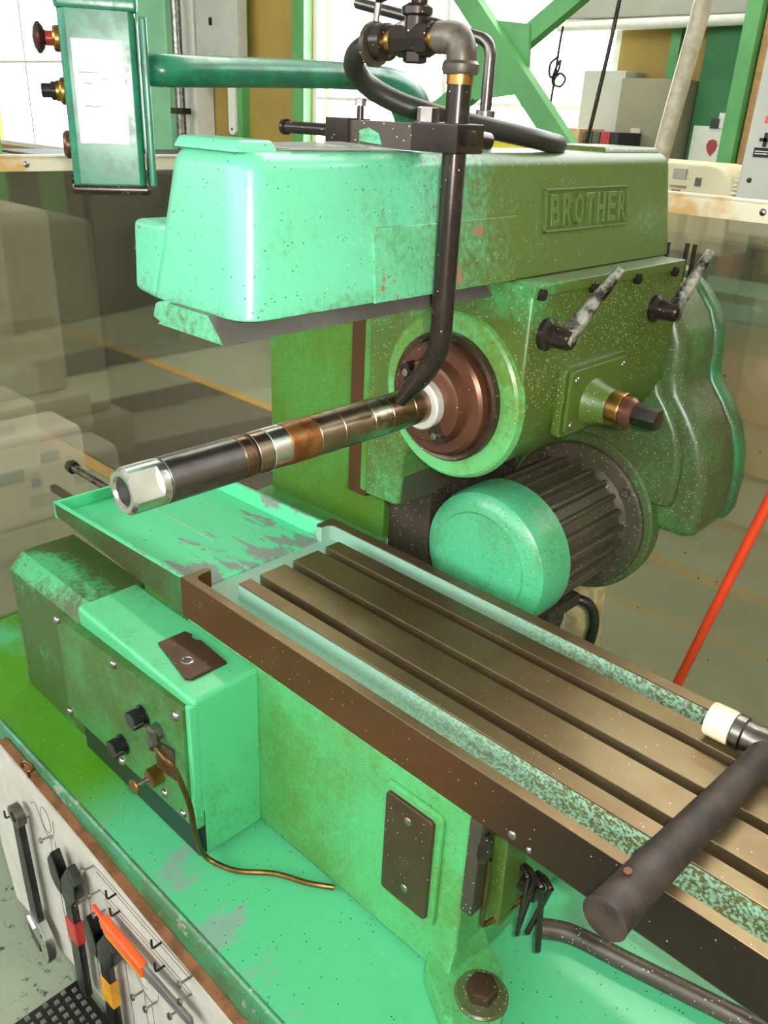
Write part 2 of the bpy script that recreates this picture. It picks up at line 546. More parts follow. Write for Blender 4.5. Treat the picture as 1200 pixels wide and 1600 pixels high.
def glass_mat():
    t = NT('window_glass')
    tr = t.t.nodes.new('ShaderNodeBsdfTransparent')
    tr.inputs[0].default_value = (0.97, 0.98, 0.98, 1)
    gl = t.t.nodes.new('ShaderNodeBsdfGlossy')
    gl.inputs['Roughness'].default_value = 0.05
    mx = t.t.nodes.new('ShaderNodeMixShader')
    mx.inputs[0].default_value = 0.06
    t.link(tr.outputs[0], mx.inputs[1])
    t.link(gl.outputs[0], mx.inputs[2])
    t.link(mx.outputs[0], t.t.nodes['Material Output'].inputs['Surface'])
    return t.m
M_glass = glass_mat()

struct('floor', box(-13, 4.2, -5.2, 5.4, -0.06, 0.0), M_floor)
struct('ceiling', box(-13, 4.2, -5.2, 5.4, 5.2, 5.3), M_ceil)
def wall_with_holes(name, x0, x1, y0, y1, z0, z1, holes, mat):
    """wall along x with rectangular openings (xa, xb, za, zb), sorted by xa and not overlapping in x"""
    bm = new()
    x = x0
    for xa, xb, za, zb in holes:
        if xa > x:
            add_box(bm, x, xa, y0, y1, z0, z1)
        if za > z0:
            add_box(bm, xa, xb, y0, y1, z0, za)
        if zb < z1:
            add_box(bm, xa, xb, y0, y1, zb, z1)
        x = xb
    if x < x1:
        add_box(bm, x, x1, y0, y1, z0, z1)
    return struct(name, bm, mat)
BACK = [(-12.2, -8.55, 0.95, 3.2), (-5.84, -3.02, 1.02, 3.2), (-2.9, 3.6, 3.3, 4.9)]
wall_with_holes('wall_back', -13, 4.2, 5.2, 5.4, 0, 5.2, BACK, M_wallb)
wall_with_holes('wall_front', -13, 4.2, -5.2, -5.0, 0, 5.2, [(-9, 3.6, 2.2, 4.7)], M_wallw)
struct('wall_left', box(-13.1, -12.9, -5.2, 5.4, 0, 5.2), M_wallw)
struct('wall_right', box(4.1, 4.3, -5.2, 5.4, 0, 5.2), M_wallw)
def window(n, xa, xb, za, zb, y, nx, zs, dirn=1):
    o = struct('window_%d' % n, box(xa, xb, y + 0.05, y + 0.06, za, zb), M_glass)
    bm = new()
    for x in (xa, xb - 0.05):
        add_box(bm, x, x + 0.05, y + 0.02, y + 0.1, za, zb)
    for z in (za, zb - 0.05):
        add_box(bm, xa, xb, y + 0.02, y + 0.1, z, z + 0.05)
    obj('window_frame', bm, M_frame, o)
    for i in range(1, nx):
        x = xa + (xb - xa) * i / nx
        obj('mullion', box(x - 0.018, x + 0.018, y + 0.03, y + 0.09, za + 0.05, zb - 0.05), M_frame, o)
    for z in zs:
        obj('transom', box(xa + 0.05, xb - 0.05, y + 0.025, y + 0.095, z - 0.012, z + 0.012), M_frame, o)
    return o
window(1, *BACK[0], 5.2, 3, [1.9])
window(2, *BACK[1], 5.2, 2, [1.63])
window(3, *BACK[2], 5.2, 6, [])
window(4, -9, 3.6, 2.2, 4.7, -5.18, 8, [3.4])  # unseen window behind the camera, put in to let ambient light in
struct('trim_1', box(-5.98, -5.84, 5.12, 5.2, 0, 5.2), M_postg)
struct('trim_2', box(-6.85, -6.66, 5.12, 5.2, 0, 5.2), M_postg)
struct('trim_3', box(-2.66, -2.60, 5.13, 5.2, 0, 3.3), M_postg)
# marked floor: two yellow lines and the brown mat between them
M_yellow = plain('yellow_floor_paint', (0.55, 0.33, 0.05), 0.6)
M_bmat = plain('brown_floor_mat', (0.06, 0.045, 0.032), 0.6)
L2Y = 1.74
for y, xa, xb in ((2.90, -11.0, 3.5), (L2Y, -4.25, -2.05)):
    o = struct('trim_%d' % (4 if y > 2.5 else 5), box(xa, xb, y - 0.035, y + 0.035, 0.0, 0.003), M_yellow)
tag(obj('floor_mat', box(-4.25, -2.05, L2Y + 0.04, 2.86, 0.0, 0.008), M_bmat), 'dark brown floor mat between the two yellow floor lines', 'floor mat')

# ------------------------------------------------------------------ milling machine
mm = thing('milling_machine', 'large green horizontal milling machine standing in its own coolant pan', 'milling machine', (-0.7, 0.95, 0.0))
# base and pan
base = obj('base', box(-1.60, 0.45, 0.47, 1.42, 0.0, 0.505, 0.01), M_darkgreen, mm)
pan = obj('coolant_pan', box(-1.635, 0.5, 0.428, 1.44, 0.505, 0.530, 0.0), M_panfloor, mm)
bm = prism([(0.4285, 0.5305), (0.426, 0.5305), (0.422, 0.528), (0.418, 0.521), (0.4165, 0.512), (0.4165, 0.44), (0.4285, 0.44)], 'x', -1.635, 0.5)
obj('pan_lip', bm, paint('pan_lip_paint', (0.03, 0.20, 0.085), film=0.7, film_col=(0.05, 0.09, 0.03), chips=0.9, chip_col=(0.25, 0.24, 0.19), specks=0.05, scale=20), pan)
# bed
bed = obj('bed', box(-0.965, -0.402, 0.610, 0.93, 0.536, 0.832, 0.006, 3), M_bed, mm)
obj('bed_gap_shade', box(-0.96, -0.41, 0.616, 0.92, 0.530, 0.537), M_blackp, bed)  # black strip standing in for the shade in the gap under the bed
bm = prism(rrect(-0.532, -0.436, 0.615, 0.803, 0.012), 'y', 0.603, 0.612, 0.004, 2)
obj('plate_boss', bm, M_bed, bed)
bp = obj('cover_plate', prism(rrect(-0.523, -0.446, 0.627, 0.792, 0.006), 'y', 0.598, 0.604, 0.0008, 1), M_brown, bed)
for x, z in ((-0.485, 0.768), (-0.483, 0.655)):
    obj('screw', dome((x, 0.598, z), (0, -1, 0), 0.006, 0.002), M_screw, bed)
# foot lug with bolt
lug = [(-0.445, 0.612), (-0.43, 0.588), (-0.372, 0.555)] + arc(-0.352, 0.590, 0.036, 245, 400, 10) + [(-0.36, 0.66), (-0.40, 0.68), (-0.44, 0.66)]
foot = obj('foot_lug', prism(lug, 'z', 0.531, 0.566, 0.005, 2), M_bed, mm)
obj('lug_web', hexa([(-0.445, 0.612, 0.531), (-0.40, 0.59, 0.531), (-0.38, 0.68, 0.531), (-0.43, 0.68, 0.531), (-0.43, 0.612, 0.60), (-0.402, 0.61, 0.60), (-0.402, 0.67, 0.60), (-0.43, 0.67, 0.60)], 0.006), M_bed, foot)
obj('lug_boss', lathe([(0.034, 0), (0.034, 0.005), (0.031, 0.007)], (-0.356, 0.609, 0.563), (0, 0, 1), 28), M_case, foot)
obj('foot_bolt', hexbolt((-0.356, 0.609, 0.570), (0, 0, 1), 0.034, 0.018), M_brown, foot)
# table
TX0, TX1 = -0.970, 0.12
table = obj('table', box(TX0 + 0.006, TX1, 0.611, 0.918, 0.832, 0.872), M_trough, mm)
fr = [(TX0, 0.607), (TX1, 0.607), (TX1, 0.6235), (-0.946, 0.6235), (-0.953, 0.628), (-0.955, 0.636), (-0.955, 0.652), (-0.962, 0.656), (TX0, 0.653)]
obj('front_rail', prism(fr, 'z', 0.832, 0.900, 0.0012, 2), [M_rustface], table)
# rail tops are worn to the same oiled steel as the ribs
obj('rail_top', prism([(TX0 + .001, 0.608), (TX1, 0.608), (TX1, 0.6225), (-0.946, 0.6225), (-0.9535, 0.6275), (-0.956, 0.636), (-0.956, 0.651), (-0.962, 0.655), (TX0 + .001, 0.652)], 'z', 0.899, 0.9008, 0.0005, 1), M_table, table)
obj('rail_inner_face', box(-0.944, TX1, 0.6235, 0.6242, 0.87, 0.8985), M_trough, table)
rr_ = [(TX0, 0.922), (TX0, 0.884), (-0.963, 0.878), (-0.955, 0.882), (-0.955, 0.892), (-0.951, 0.899), (-0.944, 0.902), (TX1, 0.902), (TX1, 0.922)]
obj('rear_rail', prism(rr_, 'z', 0.832, 0.899, 0.0012, 2), M_trough, table)
obj('rail_top', prism([(x + (0.001 if x == TX0 else 0), y - (0.001 if y == 0.922 else 0)) for x, y in rr_], 'z', 0.8985, 0.9008, 0.0005, 1), M_table, table)
for y0, y1 in ((0.661, 0.684), (0.7015, 0.752), (0.768, 0.8215), (0.838, 0.8685)):
    obj('slot_rib', prism([(y0 + .001, 0.870), (y0 + .001, 0.878), (y0, 0.880), (y0, 0.8992), (y0 + 0.0008, 0.900), (y1 - 0.0008, 0.900), (y1, 0.8992), (y1, 0.880), (y1 - .001, 0.878), (y1 - .001, 0.870)], 'x', -0.897, TX1), M_table, table)
obj('rib_side', box(-0.8975, TX1, 0.6602, 0.6612, 0.872, 0.8975), M_trough, table)
obj('under_flange', box(-0.395, TX1, 0.640, 0.90, 0.790, 0.833, 0.004), M_darkgreen, table)
for x, z in ((-0.345, 0.846), (-0.322, 0.842)):
    obj('screw', dome((x, 0.607, z), (0, -1, 0), 0.006 if x < -0.33 else 0.004, 0.003), M_screw, table)
# chip tray bolted to the end of the table
tray = obj('chip_tray', hexa([(-1.366, 0.611, 0.852), (-0.955, 0.611, 0.845), (-0.955, 0.900, 0.845), (-1.366, 0.900, 0.852), (-1.366, 0.611, 0.862), (-0.955, 0.611, 0.872), (-0.955, 0.900, 0.872), (-1.366, 0.900, 0.862)]), M_tray, mm)
obj('tray_front_wall', hexa([(-1.370, 0.607, 0.856), (-0.9705, 0.607, 0.834), (-0.9705, 0.613, 0.834), (-1.370, 0.613, 0.856), (-1.374, 0.607, 0.883), (-0.9705, 0.607, 0.8995), (-0.9705, 0.613, 0.8995), (-1.374, 0.613, 0.883)], 0.001), M_darkgreen, tray)
obj('tray_front_rim', hexa([(-1.374, 0.6055, 0.8825), (-0.9705, 0.6065, 0.8990), (-0.9705, 0.6135, 0.8990), (-1.374, 0.6135, 0.8825), (-1.374, 0.6055, 0.8840), (-0.9705, 0.6065, 0.9005), (-0.9705, 0.6135, 0.9005), (-1.374, 0.6135, 0.8840)]), M_tray, tray)
obj('tray_end_wall', box(-1.376, -1.368, 0.607, 0.902, 0.852, 0.884, 0.001), M_tray, tray)
obj('tray_rear_wall', hexa([(-1.374, 0.886, 0.852), (-0.962, 0.886, 0.852), (-0.962, 0.918, 0.852), (-1.374, 0.918, 0.852), (-1.374, 0.898, 0.884), (-0.962, 0.898, 0.899), (-0.962, 0.906, 0.899), (-1.374, 0.906, 0.884)], 0.002), M_tray, tray)
obj('weld_line', hexa([(-1.366, 0.748, 0.862), (-1.08, 0.748, 0.869), (-1.08, 0.7505, 0.869), (-1.366, 0.7505, 0.862), (-1.366, 0.748, 0.8632), (-1.08, 0.748, 0.8702), (-1.08, 0.7505, 0.8702), (-1.366, 0.7505, 0.8632)]), M_trough, tray)
obj('tray_end_step', hexa([(-0.975, 0.655, 0.8685), (-0.957, 0.655, 0.8685), (-0.957, 0.878, 0.8685), (-0.975, 0.878, 0.8685), (-0.972, 0.655, 0.8755), (-0.960, 0.655, 0.8755), (-0.960, 0.878, 0.8755), (-0.972, 0.878, 0.8755)], 0.001), M_tray, tray)
# stop rods sticking out past the tray
rod = obj('stop_rod', cyl((-1.545, 0.728, 0.868), (-1.36, 0.728, 0.868), 0.008, 18), M_grey, mm)
obj('rod_head', hexbolt((-1.530, 0.728, 0.868), (-1, 0, 0), 0.024, 0.018), M_black, rod)
obj('stop_bar', box(-1.49, -1.374, 0.655, 0.667, 0.852, 0.864, 0.001), M_dark, mm)
# feed gear box on the front of the bed
feed = obj('feed_box', hexa([(-1.115, 0.512, 0.536), (-0.790, 0.506, 0.536), (-0.790, 0.615, 0.536), (-1.115, 0.615, 0.536), (-1.115, 0.505, 0.826), (-0.790, 0.500, 0.826), (-0.790, 0.615, 0.826), (-1.115, 0.615, 0.826)], 0.008, 3), M_feed, mm)
fe = obj('gear_housing', prism([(0.506, 0.575), (0.503, 0.795), (0.528, 0.821), (0.625, 0.821), (0.625, 0.575)], 'x', -1.355, -1.105, 0.006, 3), M_house, mm)
obj('housing_foot', hexa([(-1.375, 0.512, 0.532), (-1.105, 0.512, 0.532), (-1.105, 0.606, 0.532), (-1.375, 0.606, 0.532), (-1.355, 0.506, 0.577), (-1.105, 0.506, 0.577), (-1.105, 0.606, 0.577), (-1.355, 0.606, 0.577)], 0.003), M_house, fe)
obj('black_base_strip', box(-1.12, -0.791, 0.496, 0.509, 0.545, 0.625), M_blackp, feed)  # black strip along the base, below the front cover
cp = obj('front_cover', hexa([(-1.160, 0.490, 0.597), (-0.800, 0.488, 0.606), (-0.800, 0.5055, 0.606), (-1.160, 0.5055, 0.597), (-1.160, 0.490, 0.792), (-0.800, 0.488, 0.812), (-0.800, 0.5055, 0.812), (-1.160, 0.5055, 0.792)], 0.002), M_cover, feed)
obj('side_flange', box(-0.800, -0.789, 0.493, 0.507, 0.60, 0.818, 0.002), M_feed, feed)
for x, z in ((-1.152, 0.788), (-0.978, 0.794), (-0.815, 0.795), (-1.152, 0.605), (-0.815, 0.617), (-0.862, 0.623), (-0.985, 0.604)):
    obj('screw', dome((x, 0.4885, z), (0, -1, 0), 0.0075, 0.0055), M_screw, feed)
def knob(x, z, r):
    k = obj('control_knob', lathe([(r * 1.08, 0), (r * 1.08, 0.003), (r * 0.72, 0.004), (r * 0.72, 0.008)], (x, 0.489, z), (0, -1, 0), 28), M_blackp, feed)
    bm = new()
    n = 12
    pts = []
    for i in range(n * 4):
        a = 2 * PI * i / (n * 4)
        rr = r * (0.93 if (i // 2) % 2 else 0.80)
        pts.append((x + rr * cos(a), z + rr * sin(a)))
    add_prism(bm, pts, 'y', 0.467, 0.482, 0.0015, 2)
    merge_in = obj('knob_grip', bm, M_blackp, feed)
knob(-0.905, 0.742, 0.016)
knob(-0.975, 0.645, 0.016)
obj('label_plate', hexa([(-0.875, 0.4865, 0.665), (-0.826, 0.4865, 0.672), (-0.826, 0.489, 0.672), (-0.875, 0.489, 0.665), (-0.875, 0.4865, 0.718), (-0.826, 0.4865, 0.728), (-0.826, 0.489, 0.728), (-0.875, 0.489, 0.718)], 0.0004), M_brown, feed)
un = obj('valve_union', hexbolt((-0.872, 0.489, 0.655), (0, -1, 0), 0.026, 0.020), M_brass, feed)
obj('thumb_stem', cyl((-0.874, 0.470, 0.654), (-0.876, 0.448, 0.653), 0.004, 12), M_screw, feed)
obj('thumb_screw', lathe([(0.011, 0), (0.012, 0.002), (0.011, 0.004)], (-0.876, 0.450, 0.653), (0, -1, 0), 24), M_brass, feed)
nut = obj('pipe_union', hexbolt((-0.862, 0.489, 0.742), (0, -1, 0), 0.022, 0.016), M_grey, feed)
obj('union_nut', hexbolt((-0.858, 0.474, 0.742), (0.9, -0.35, -0.25), 0.015, 0.022), M_grey, feed)
obj('copper_pipe', tube([(-0.845, 0.468, 0.738), (-0.818, 0.466, 0.736), (-0.800, 0.472, 0.718), (-0.787, 0.482, 0.66), (-0.782, 0.486, 0.60), (-0.784, 0.498, 0.553), (-0.765, 0.510, 0.538), (-0.735, 0.525, 0.537), (-0.695, 0.560, 0.537), (-0.650, 0.583, 0.537), (-0.618, 0.606, 0.536)], 0.0040, 10), M_copper, feed)
pad = [(-0.935, 0.540), (-0.837, 0.520), (-0.829, 0.526), (-0.829, 0.585), (-0.898, 0.590), (-0.904, 0.585), (-0.914, 0.584), (-0.920, 0.589), (-0.934, 0.586)]
pd = obj('machined_pad', prism(pad, 'z', 0.825, 0.831, 0.001, 1), M_brown, feed)
obj('tapped_hole', lathe([(0.0095, 0), (0.0095, 0.0006), (0.0075, 0.0012), (0.007, 0.0)], (-0.868, 0.545, 0.8308), (0, 0, 1), 20, caps=False), M_bright, feed)
obj('hole_bottom', lathe([(0.0078, 0), (0.0078, 0.0003)], (-0.868, 0.545, 0.8309), (0, 0, 1), 20), M_blackp, feed)

# column
col = obj('column', box(-1.270, -0.948, 1.030, 1.40, 0.826, 1.352, 0.003), M_col, mm)
obj('column_ledge', hexa([(-1.275, 0.932, 0.78), (-0.945, 0.932, 0.78), (-0.945, 1.04, 0.78), (-1.275, 1.04, 0.78), (-1.275, 0.936, 0.826), (-0.945, 0.936, 0.826), (-0.945, 1.04, 0.832), (-1.275, 1.04, 0.832)], 0.002), M_bed, col)
obj('column_core', box(-0.950, -0.850, 1.045, 1.40, 0.53, 1.05, 0.004), M_dark, mm)
obj('way_strip', box(-0.958, -0.914, 0.945, 1.04, 0.953, 1.352, 0.002), M_rustface, col)
obj('slide_front', box(-0.915, -0.86, 0.93, 1.04, 0.972, 1.352, 0.004), M_col, col)
# spindle head
HX = -0.586
prof = [(-0.862, 1.3655), (HX, 1.3655), (HX, 1.20)] + arc(-0.7, 1.2, 0.114, -4, -128, 16) + [(-0.783, 1.078), (-0.789, 1.002), (-0.795, 0.996), (-0.862, 0.994)]
head = obj('spindle_head', prism(prof, 'y', 0.888, 1.30, 0.006, 3), M_head, mm)
obj('notch_wall', box(-0.7895, -0.7855, 0.895, 1.05, 1.000, 1.075), M_dark, head)
obj('spindle_boss', lathe([(0.120, 0), (0.117, 0.010), (0.113, 0.013), (0.05, 0.013)], (-0.7, 0.892, 1.2), (0, -1, 0), 72), M_boss, head)
obj('spindle_rim', lathe([(0.090, 0.0), (0.090, 0.012), (0.087, 0.016), (0.081, 0.014), (0.078, 0.010)], (-0.7, 0.880, 1.2), (0, -1, 0), 64, caps=False), M_flanged, head)
sp = obj('spindle_nose', lathe([(0.080, 0.0), (0.0785, 0.022), (0.074, 0.026), (0.060, 0.027), (0.0585, 0.030), (0.0555, 0.044), (0.050, 0.047), (0.030, 0.047)], (-0.7, 0.878, 1.2), (0, -1, 0), 64), M_flange, head)
for s in (1, -1):
    m = Matrix.Translation((-0.7, 0, 1.2)) @ Matrix.Rotation(math.radians(-38), 4, 'Y')
    bm = new()
    t = box(-0.008, 0.008, 0.822, 0.840, s * 0.047 - 0.012, s * 0.047 + 0.012, 0.001)
    merge(bm, t, m)
    kx = obj('drive_key', bm, M_black, head)
    bm = new()
    merge(bm, lathe([(0.005, 0), (0.005, 0.002), (0.003, 0.0025)], (0, 0.8215, s * 0.047), (0, -1, 0), 16), m)
    obj('key_screw', bm, M_screw, head)
obj('arbor_flange', lathe([(0.034, 0.0), (0.034, 0.016), (0.032, 0.018), (0.026, 0.0182)], (-0.7, 0.835, 1.2), (0, -1, 0), 48), M_white, head)
obj('head_top_flange', box(-0.60, HX + 0.004, 0.885, 1.29, 1.352, 1.3665, 0.002), M_head, head)
for y in (0.899, 1.022, 1.140, 1.255):
    obj('clamp_bolt', hexbolt((HX + 0.002, y, 1.352 if y > 0.95 else 1.356), (1, 0, 0), 0.014, 0.008), M_black, head)
def lever(b, k, t):
    l = obj('speed_lever', lathe([(0.021, 0), (0.021, 0.006), (0.015, 0.010), (0.014, 0.036), (0.012, 0.040)], b, (1, 0, 0), 28), M_black, head)
    b2 = Vector(b) + Vector((0.030, 0, 0))
    t = Vector(t)
    dv = (t - b2)
    bm = new()
    add_tube(bm, [b2 - dv * 0.06, b2 + dv * 0.25, b2 + dv * 0.6, t - dv * 0.01, t], lambda s: (0.0130 * (1 - s) + 0.0045 * s) if s < 0.985 else 0.0025, 14, 6)
    obj('lever_arm', bm, steel('worn_black_lever_%d' % round(b[1] * 100), (0.02, 0.018, 0.017), (0.62, 0.60, 0.52), 0.9, rough=0.22, scale=42, metal=0.7, bump=0.0), l if False else head)
lever((HX, 0.926, 1.302), None, (-0.538, 1.003, 1.381))
lever((HX, 1.219, 1.300), None, (-0.538, 1.268, 1.384))
# feed dial boss on the head's side
obj('dial_pad', prism(rrect(0.972, 1.135, 1.150, 1.252, 0.010), 'x', HX - 0.002, HX + 0.012, 0.003, 2), M_head, head)
obj('dial_cover', prism(rrect(0.978, 1.128, 1.156, 1.246, 0.008), 'x', HX + 0.012, HX + 0.018, 0.002, 2), M_head, head)
for y, z in ((0.992, 1.232), (0.992, 1.168), (1.115, 1.234), (1.115, 1.168)):
    obj('screw', dome((HX + 0.018, y, z), (1, 0, 0), 0.0055, 0.003), M_screw, head)
obj('dial_boss', lathe([(0.036, 0), (0.030, 0.012), (0.026, 0.030), (0.024, 0.036)], (HX + 0.016, 1.042, 1.192), (1, 0, 0), 36), M_head, head)
obj('graduated_dial', lathe([(0.025, 0), (0.026, 0.002), (0.026, 0.018), (0.025, 0.020)], (HX + 0.050, 1.042, 1.192), (1, 0, 0), 40), M_brass, head)
obj('dial_nut', lathe([(0.022, 0), (0.022, 0.010), (0.017, 0.016)], (HX + 0.070, 1.042, 1.192), (1, 0, 0), 32), M_flange, head)
obj('handle_socket', hexbolt((HX + 0.082, 1.042, 1.192), (1, 0, 0), 0.027, 0.040), M_steeldark, head)
# gear case behind the head
right = [(0.0, 0.141)] + [(0.141 * sin(math.radians(a)), 0.141 * cos(math.radians(a))) for a in (20, 40, 58, 74, 88, 97)] + [(0.147, -0.042), (0.172, -0.072), (0.199, -0.112), (0.216, -0.158), (0.222, -0.20), (0.221, -0.262), (0.213, -0.282), (0.196, -0.289), (0.05, -0.292)]
cas = [(-0.7 + x, 1.2 + z) for x, z in right] + [(-0.7 - x, 1.2 + z) for x, z in right[::-1][:-1]]
gc = obj('gear_case', prism(cas, 'y', 1.298, 1.425, 0.020, 4), M_case, mm)
cas2 = [(-0.7 + x * 1.012, 1.2 + z * 1.012) for x, z in right] + [(-0.7 - x * 1.012, 1.2 + z * 1.012) for x, z in right[::-1][:-1]]
obj('case_lid', prism(cas2, 'y', 1.426, 1.465, 0.010, 3), paint('case_lid_paint', (0.03, 0.20, 0.075), film=0.8, film_col=(0.055, 0.06, 0.025), lo=0.3, hi=0.7, specks=0.08, scale=9), gc)
inner = [(-0.7 + x * 0.80, 1.19 + z * 0.80) for x, z in right] + [(-0.7 - x * 0.80, 1.19 + z * 0.80) for x, z in right[::-1][:-1]]
obj('case_shoulder', prism(inner, 'y', 1.284, 1.31, 0.012, 4, both=False), M_case, gc)
for x, y, z, h in ((-0.628, 1.315, 1.335, 0.05), (-0.622, 1.372, 1.318, 0.062), (-0.615, 1.385, 1.318, 0.06)):
    obj('stud', cyl((x, y, z), (x, y, z + h), 0.0035, 10), M_black, gc)
obj('stud_nut', hexbolt((-0.622, 1.350, 1.325), (0.4, -0.3, 1), 0.014, 0.02), M_black, gc)
# motor
MX, MZ = -0.694, 0.899
mot = obj('motor', lathe([(0.098, 0.0), (0.101, 0.002), (0.101, 0.200), (0.108, 0.208), (0.116, 0.214), (0.118, 0.222)], (MX, 1.052, MZ), (0, 1, 0), 64), M_motor, mm)
fin0 = None
for i in range(24):
    a = 2 * PI * (i + 0.3) / 24
    bm = new()
    t = hexa([(-0.006, 0.0, 0.094), (0.006, 0.0, 0.094), (0.006, 0.205, 0.094), (-0.006, 0.205, 0.094), (-0.0035, 0.0, 0.1155), (0.0035, 0.0, 0.1155), (0.0035, 0.190, 0.1155), (-0.0035, 0.190, 0.1155)], 0.0016, 1)
    if fin0 is None:
        merge(bm, t, Matrix.Translation((MX, 1.055, MZ)) @ Matrix.Rotation(a, 4, 'Y'))
        fin0 = obj('cooling_fin', bm, M_motor, mot)
        c0 = WP[fin0.name] - Vector((MX, WP[fin0.name].y, MZ))
    else:
        t.free()
        bm.free()
        q = Matrix.Rotation(2 * PI * i / 24, 4, 'Y') @ c0
        o = piece_copy(fin0, 'cooling_fin', Vector((MX, WP[fin0.name].y, MZ)) + Vector((q.x, q.y, q.z)), mot)
        o.rotation_euler = (0, 2 * PI * i / 24, 0)
obj('motor_flange', lathe([(0.120, 0.0), (0.134, 0.002), (0.137, 0.005), (0.137, 0.016), (0.134, 0.019)], (MX, 1.262, MZ), (0, 1, 0), 64), M_motor, mot)
for i in range(4):
    a = math.radians(38 + 90 * i)
    obj('flange_bolt', hexbolt((MX + 0.122 * cos(a), 1.264, MZ + 0.122 * sin(a)), (0, -1, 0), 0.017, 0.009), M_dark, mot)
obj('mount_ring', lathe([(0.146, 0.0), (0.150, 0.004), (0.150, 0.03)], (MX, 1.276, MZ + 0.004), (0, 1, 0), 64), M_case, mot)
obj('fan_cover', lathe([(0.118, 0.0), (0.121, 0.002), (0.1205, 0.055), (0.116, 0.070), (0.106, 0.078), (0.094, 0.081), (0.088, 0.083), (0.086, 0.087), (0.0, 0.091)], (MX, 1.068, MZ), (0, -1, 0), 72), M_fan, mot)
tb = obj('terminal_box', lathe([(0.040, 0), (0.042, 0.003), (0.038, 0.03)], (-0.648, 1.12, 0.775), (0, 0, -1), 32), M_dark, mot)
obj('box_lid', hexa([(-0.70, 1.09, 0.775), (-0.61, 1.09, 0.775), (-0.61, 1.19, 0.775), (-0.70, 1.19, 0.775), (-0.70, 1.09, 0.80), (-0.61, 1.09, 0.80), (-0.61, 1.19, 0.80), (-0.70, 1.19, 0.80)], 0.006), M_dark, mot)
obj('motor_cable', tube([(-0.64, 1.18, 0.785), (-0.600, 1.20, 0.778), (-0.587, 1.21, 0.74), (-0.590, 1.21, 0.68), (-0.592, 1.20, 0.55)], 0.009, 12), M_rubber, mot)

# overarm
OB, OT = 1.366, 1.513
t = bmesh.new()
vb = [t.verts.new(p) for p in ((-0.792, 0.476, OB), (-0.6255, 0.476, OB), (-0.6255, 1.335, OB), (-0.792, 1.335, OB))]
vt = [t.verts.new(p) for p in ((-0.764, 0.494, OT), (-0.6425, 0.494, OT), (-0.6425, 1.312, OT), (-0.764, 1.312, OT))]
t.faces.new(vb[::-1])
t.faces.new(vt)
for i in range(4):
    t.faces.new((vb[i], vb[(i + 1) % 4], vt[(i + 1) % 4], vt[i]))
bmesh.ops.bevel(t, geom=[e for e in t.edges if abs(e.verts[0].co.z - e.verts[1].co.z) > 0.05], offset=0.027, segments=6, profile=0.5, affect='EDGES')
bmesh.ops.bevel(t, geom=[e for e in t.edges if e.verts[0].co.z > OT - 0.002 and e.verts[1].co.z > OT - 0.002], offset=0.016, segments=4, profile=0.5, affect='EDGES')
bmesh.ops.bevel(t, geom=[e for e in t.edges if e.verts[0].co.z < OB + 0.001 and e.verts[1].co.z < OB + 0.001], offset=0.003, segments=2, profile=0.5, affect='EDGES')
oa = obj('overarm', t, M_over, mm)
def slope(z):
    return -0.6255 - 0.017 * (z - OB) / (OT - OB)
pz = [(0.648, 1.3665), (0.648, 1.438), (0.652, 1.442), (0.90, 1.443), (0.90, 1.3665)]
bm = new()
tt = bmesh.new()
A = [tt.verts.new((slope(z) - 0.004, y, z)) for y, z in pz]
B = [tt.verts.new((slope(z) + 0.004, y, z)) for y, z in pz]
tt.faces.new(A[::-1])
tt.faces.new(B)
for i in range(5):
    tt.faces.new((A[i], A[(i + 1) % 5], B[(i + 1) % 5], B[i]))
bmesh.ops.bevel(tt, geom=[e for e in tt.edges if e.verts[0] in B and e.verts[1] in B], offset=0.002, segments=2, profile=0.5, affect='EDGES')
merge(bm, tt)
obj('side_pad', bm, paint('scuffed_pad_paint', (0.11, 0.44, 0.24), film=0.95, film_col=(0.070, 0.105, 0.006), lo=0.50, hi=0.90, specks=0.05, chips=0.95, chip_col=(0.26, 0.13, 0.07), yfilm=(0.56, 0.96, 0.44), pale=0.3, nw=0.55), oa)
obj('end_cap', hexa([(-0.757, 0.496, OT - 0.002), (-0.655, 0.496, OT - 0.002), (-0.655, 0.545, OT - 0.002), (-0.757, 0.545, OT - 0.002), (-0.752, 0.501, OT + 0.009), (-0.660, 0.501, OT + 0.009), (-0.660, 0.541, OT + 0.009), (-0.752, 0.541, OT + 0.009)], 0.003), M_over, oa)
obj('rear_cap', hexa([(-0.757, 1.13, OT - 0.002), (-0.655, 1.13, OT - 0.002), (-0.655, 1.29, OT - 0.002), (-0.757, 1.29, OT - 0.002), (-0.752, 1.135, OT + 0.007), (-0.660, 1.135, OT + 0.007), (-0.660, 1.286, OT + 0.007), (-0.752, 1.286, OT + 0.007)], 0.003), M_head, oa)
obj('clamp_boss', hexa([(-0.822, 0.482, 1.367), (-0.78, 0.482, 1.362), (-0.78, 0.56, 1.362), (-0.822, 0.56, 1.367), (-0.816, 0.482, 1.440), (-0.76, 0.482, 1.440), (-0.76, 0.56, 1.440), (-0.816, 0.56, 1.440)], 0.007, 3), M_over, oa)
obj('clamp_screw', hexbolt((-0.820, 0.502, 1.408), (-1, 0, 0), 0.020, 0.012), M_brass, oa)
dv = [(-0.757, 1.344), (-0.647, 1.344), (-0.670, 1.368), (-0.733, 1.368)]
dvm = prism(dv, 'y', 0.468, 0.99)
dvo = obj('dovetail_way', dvm, [M_dove, M_over], oa)
for p in dvo.data.polygons:
    p.material_index = 1 if p.normal.y < -0.9 else 0
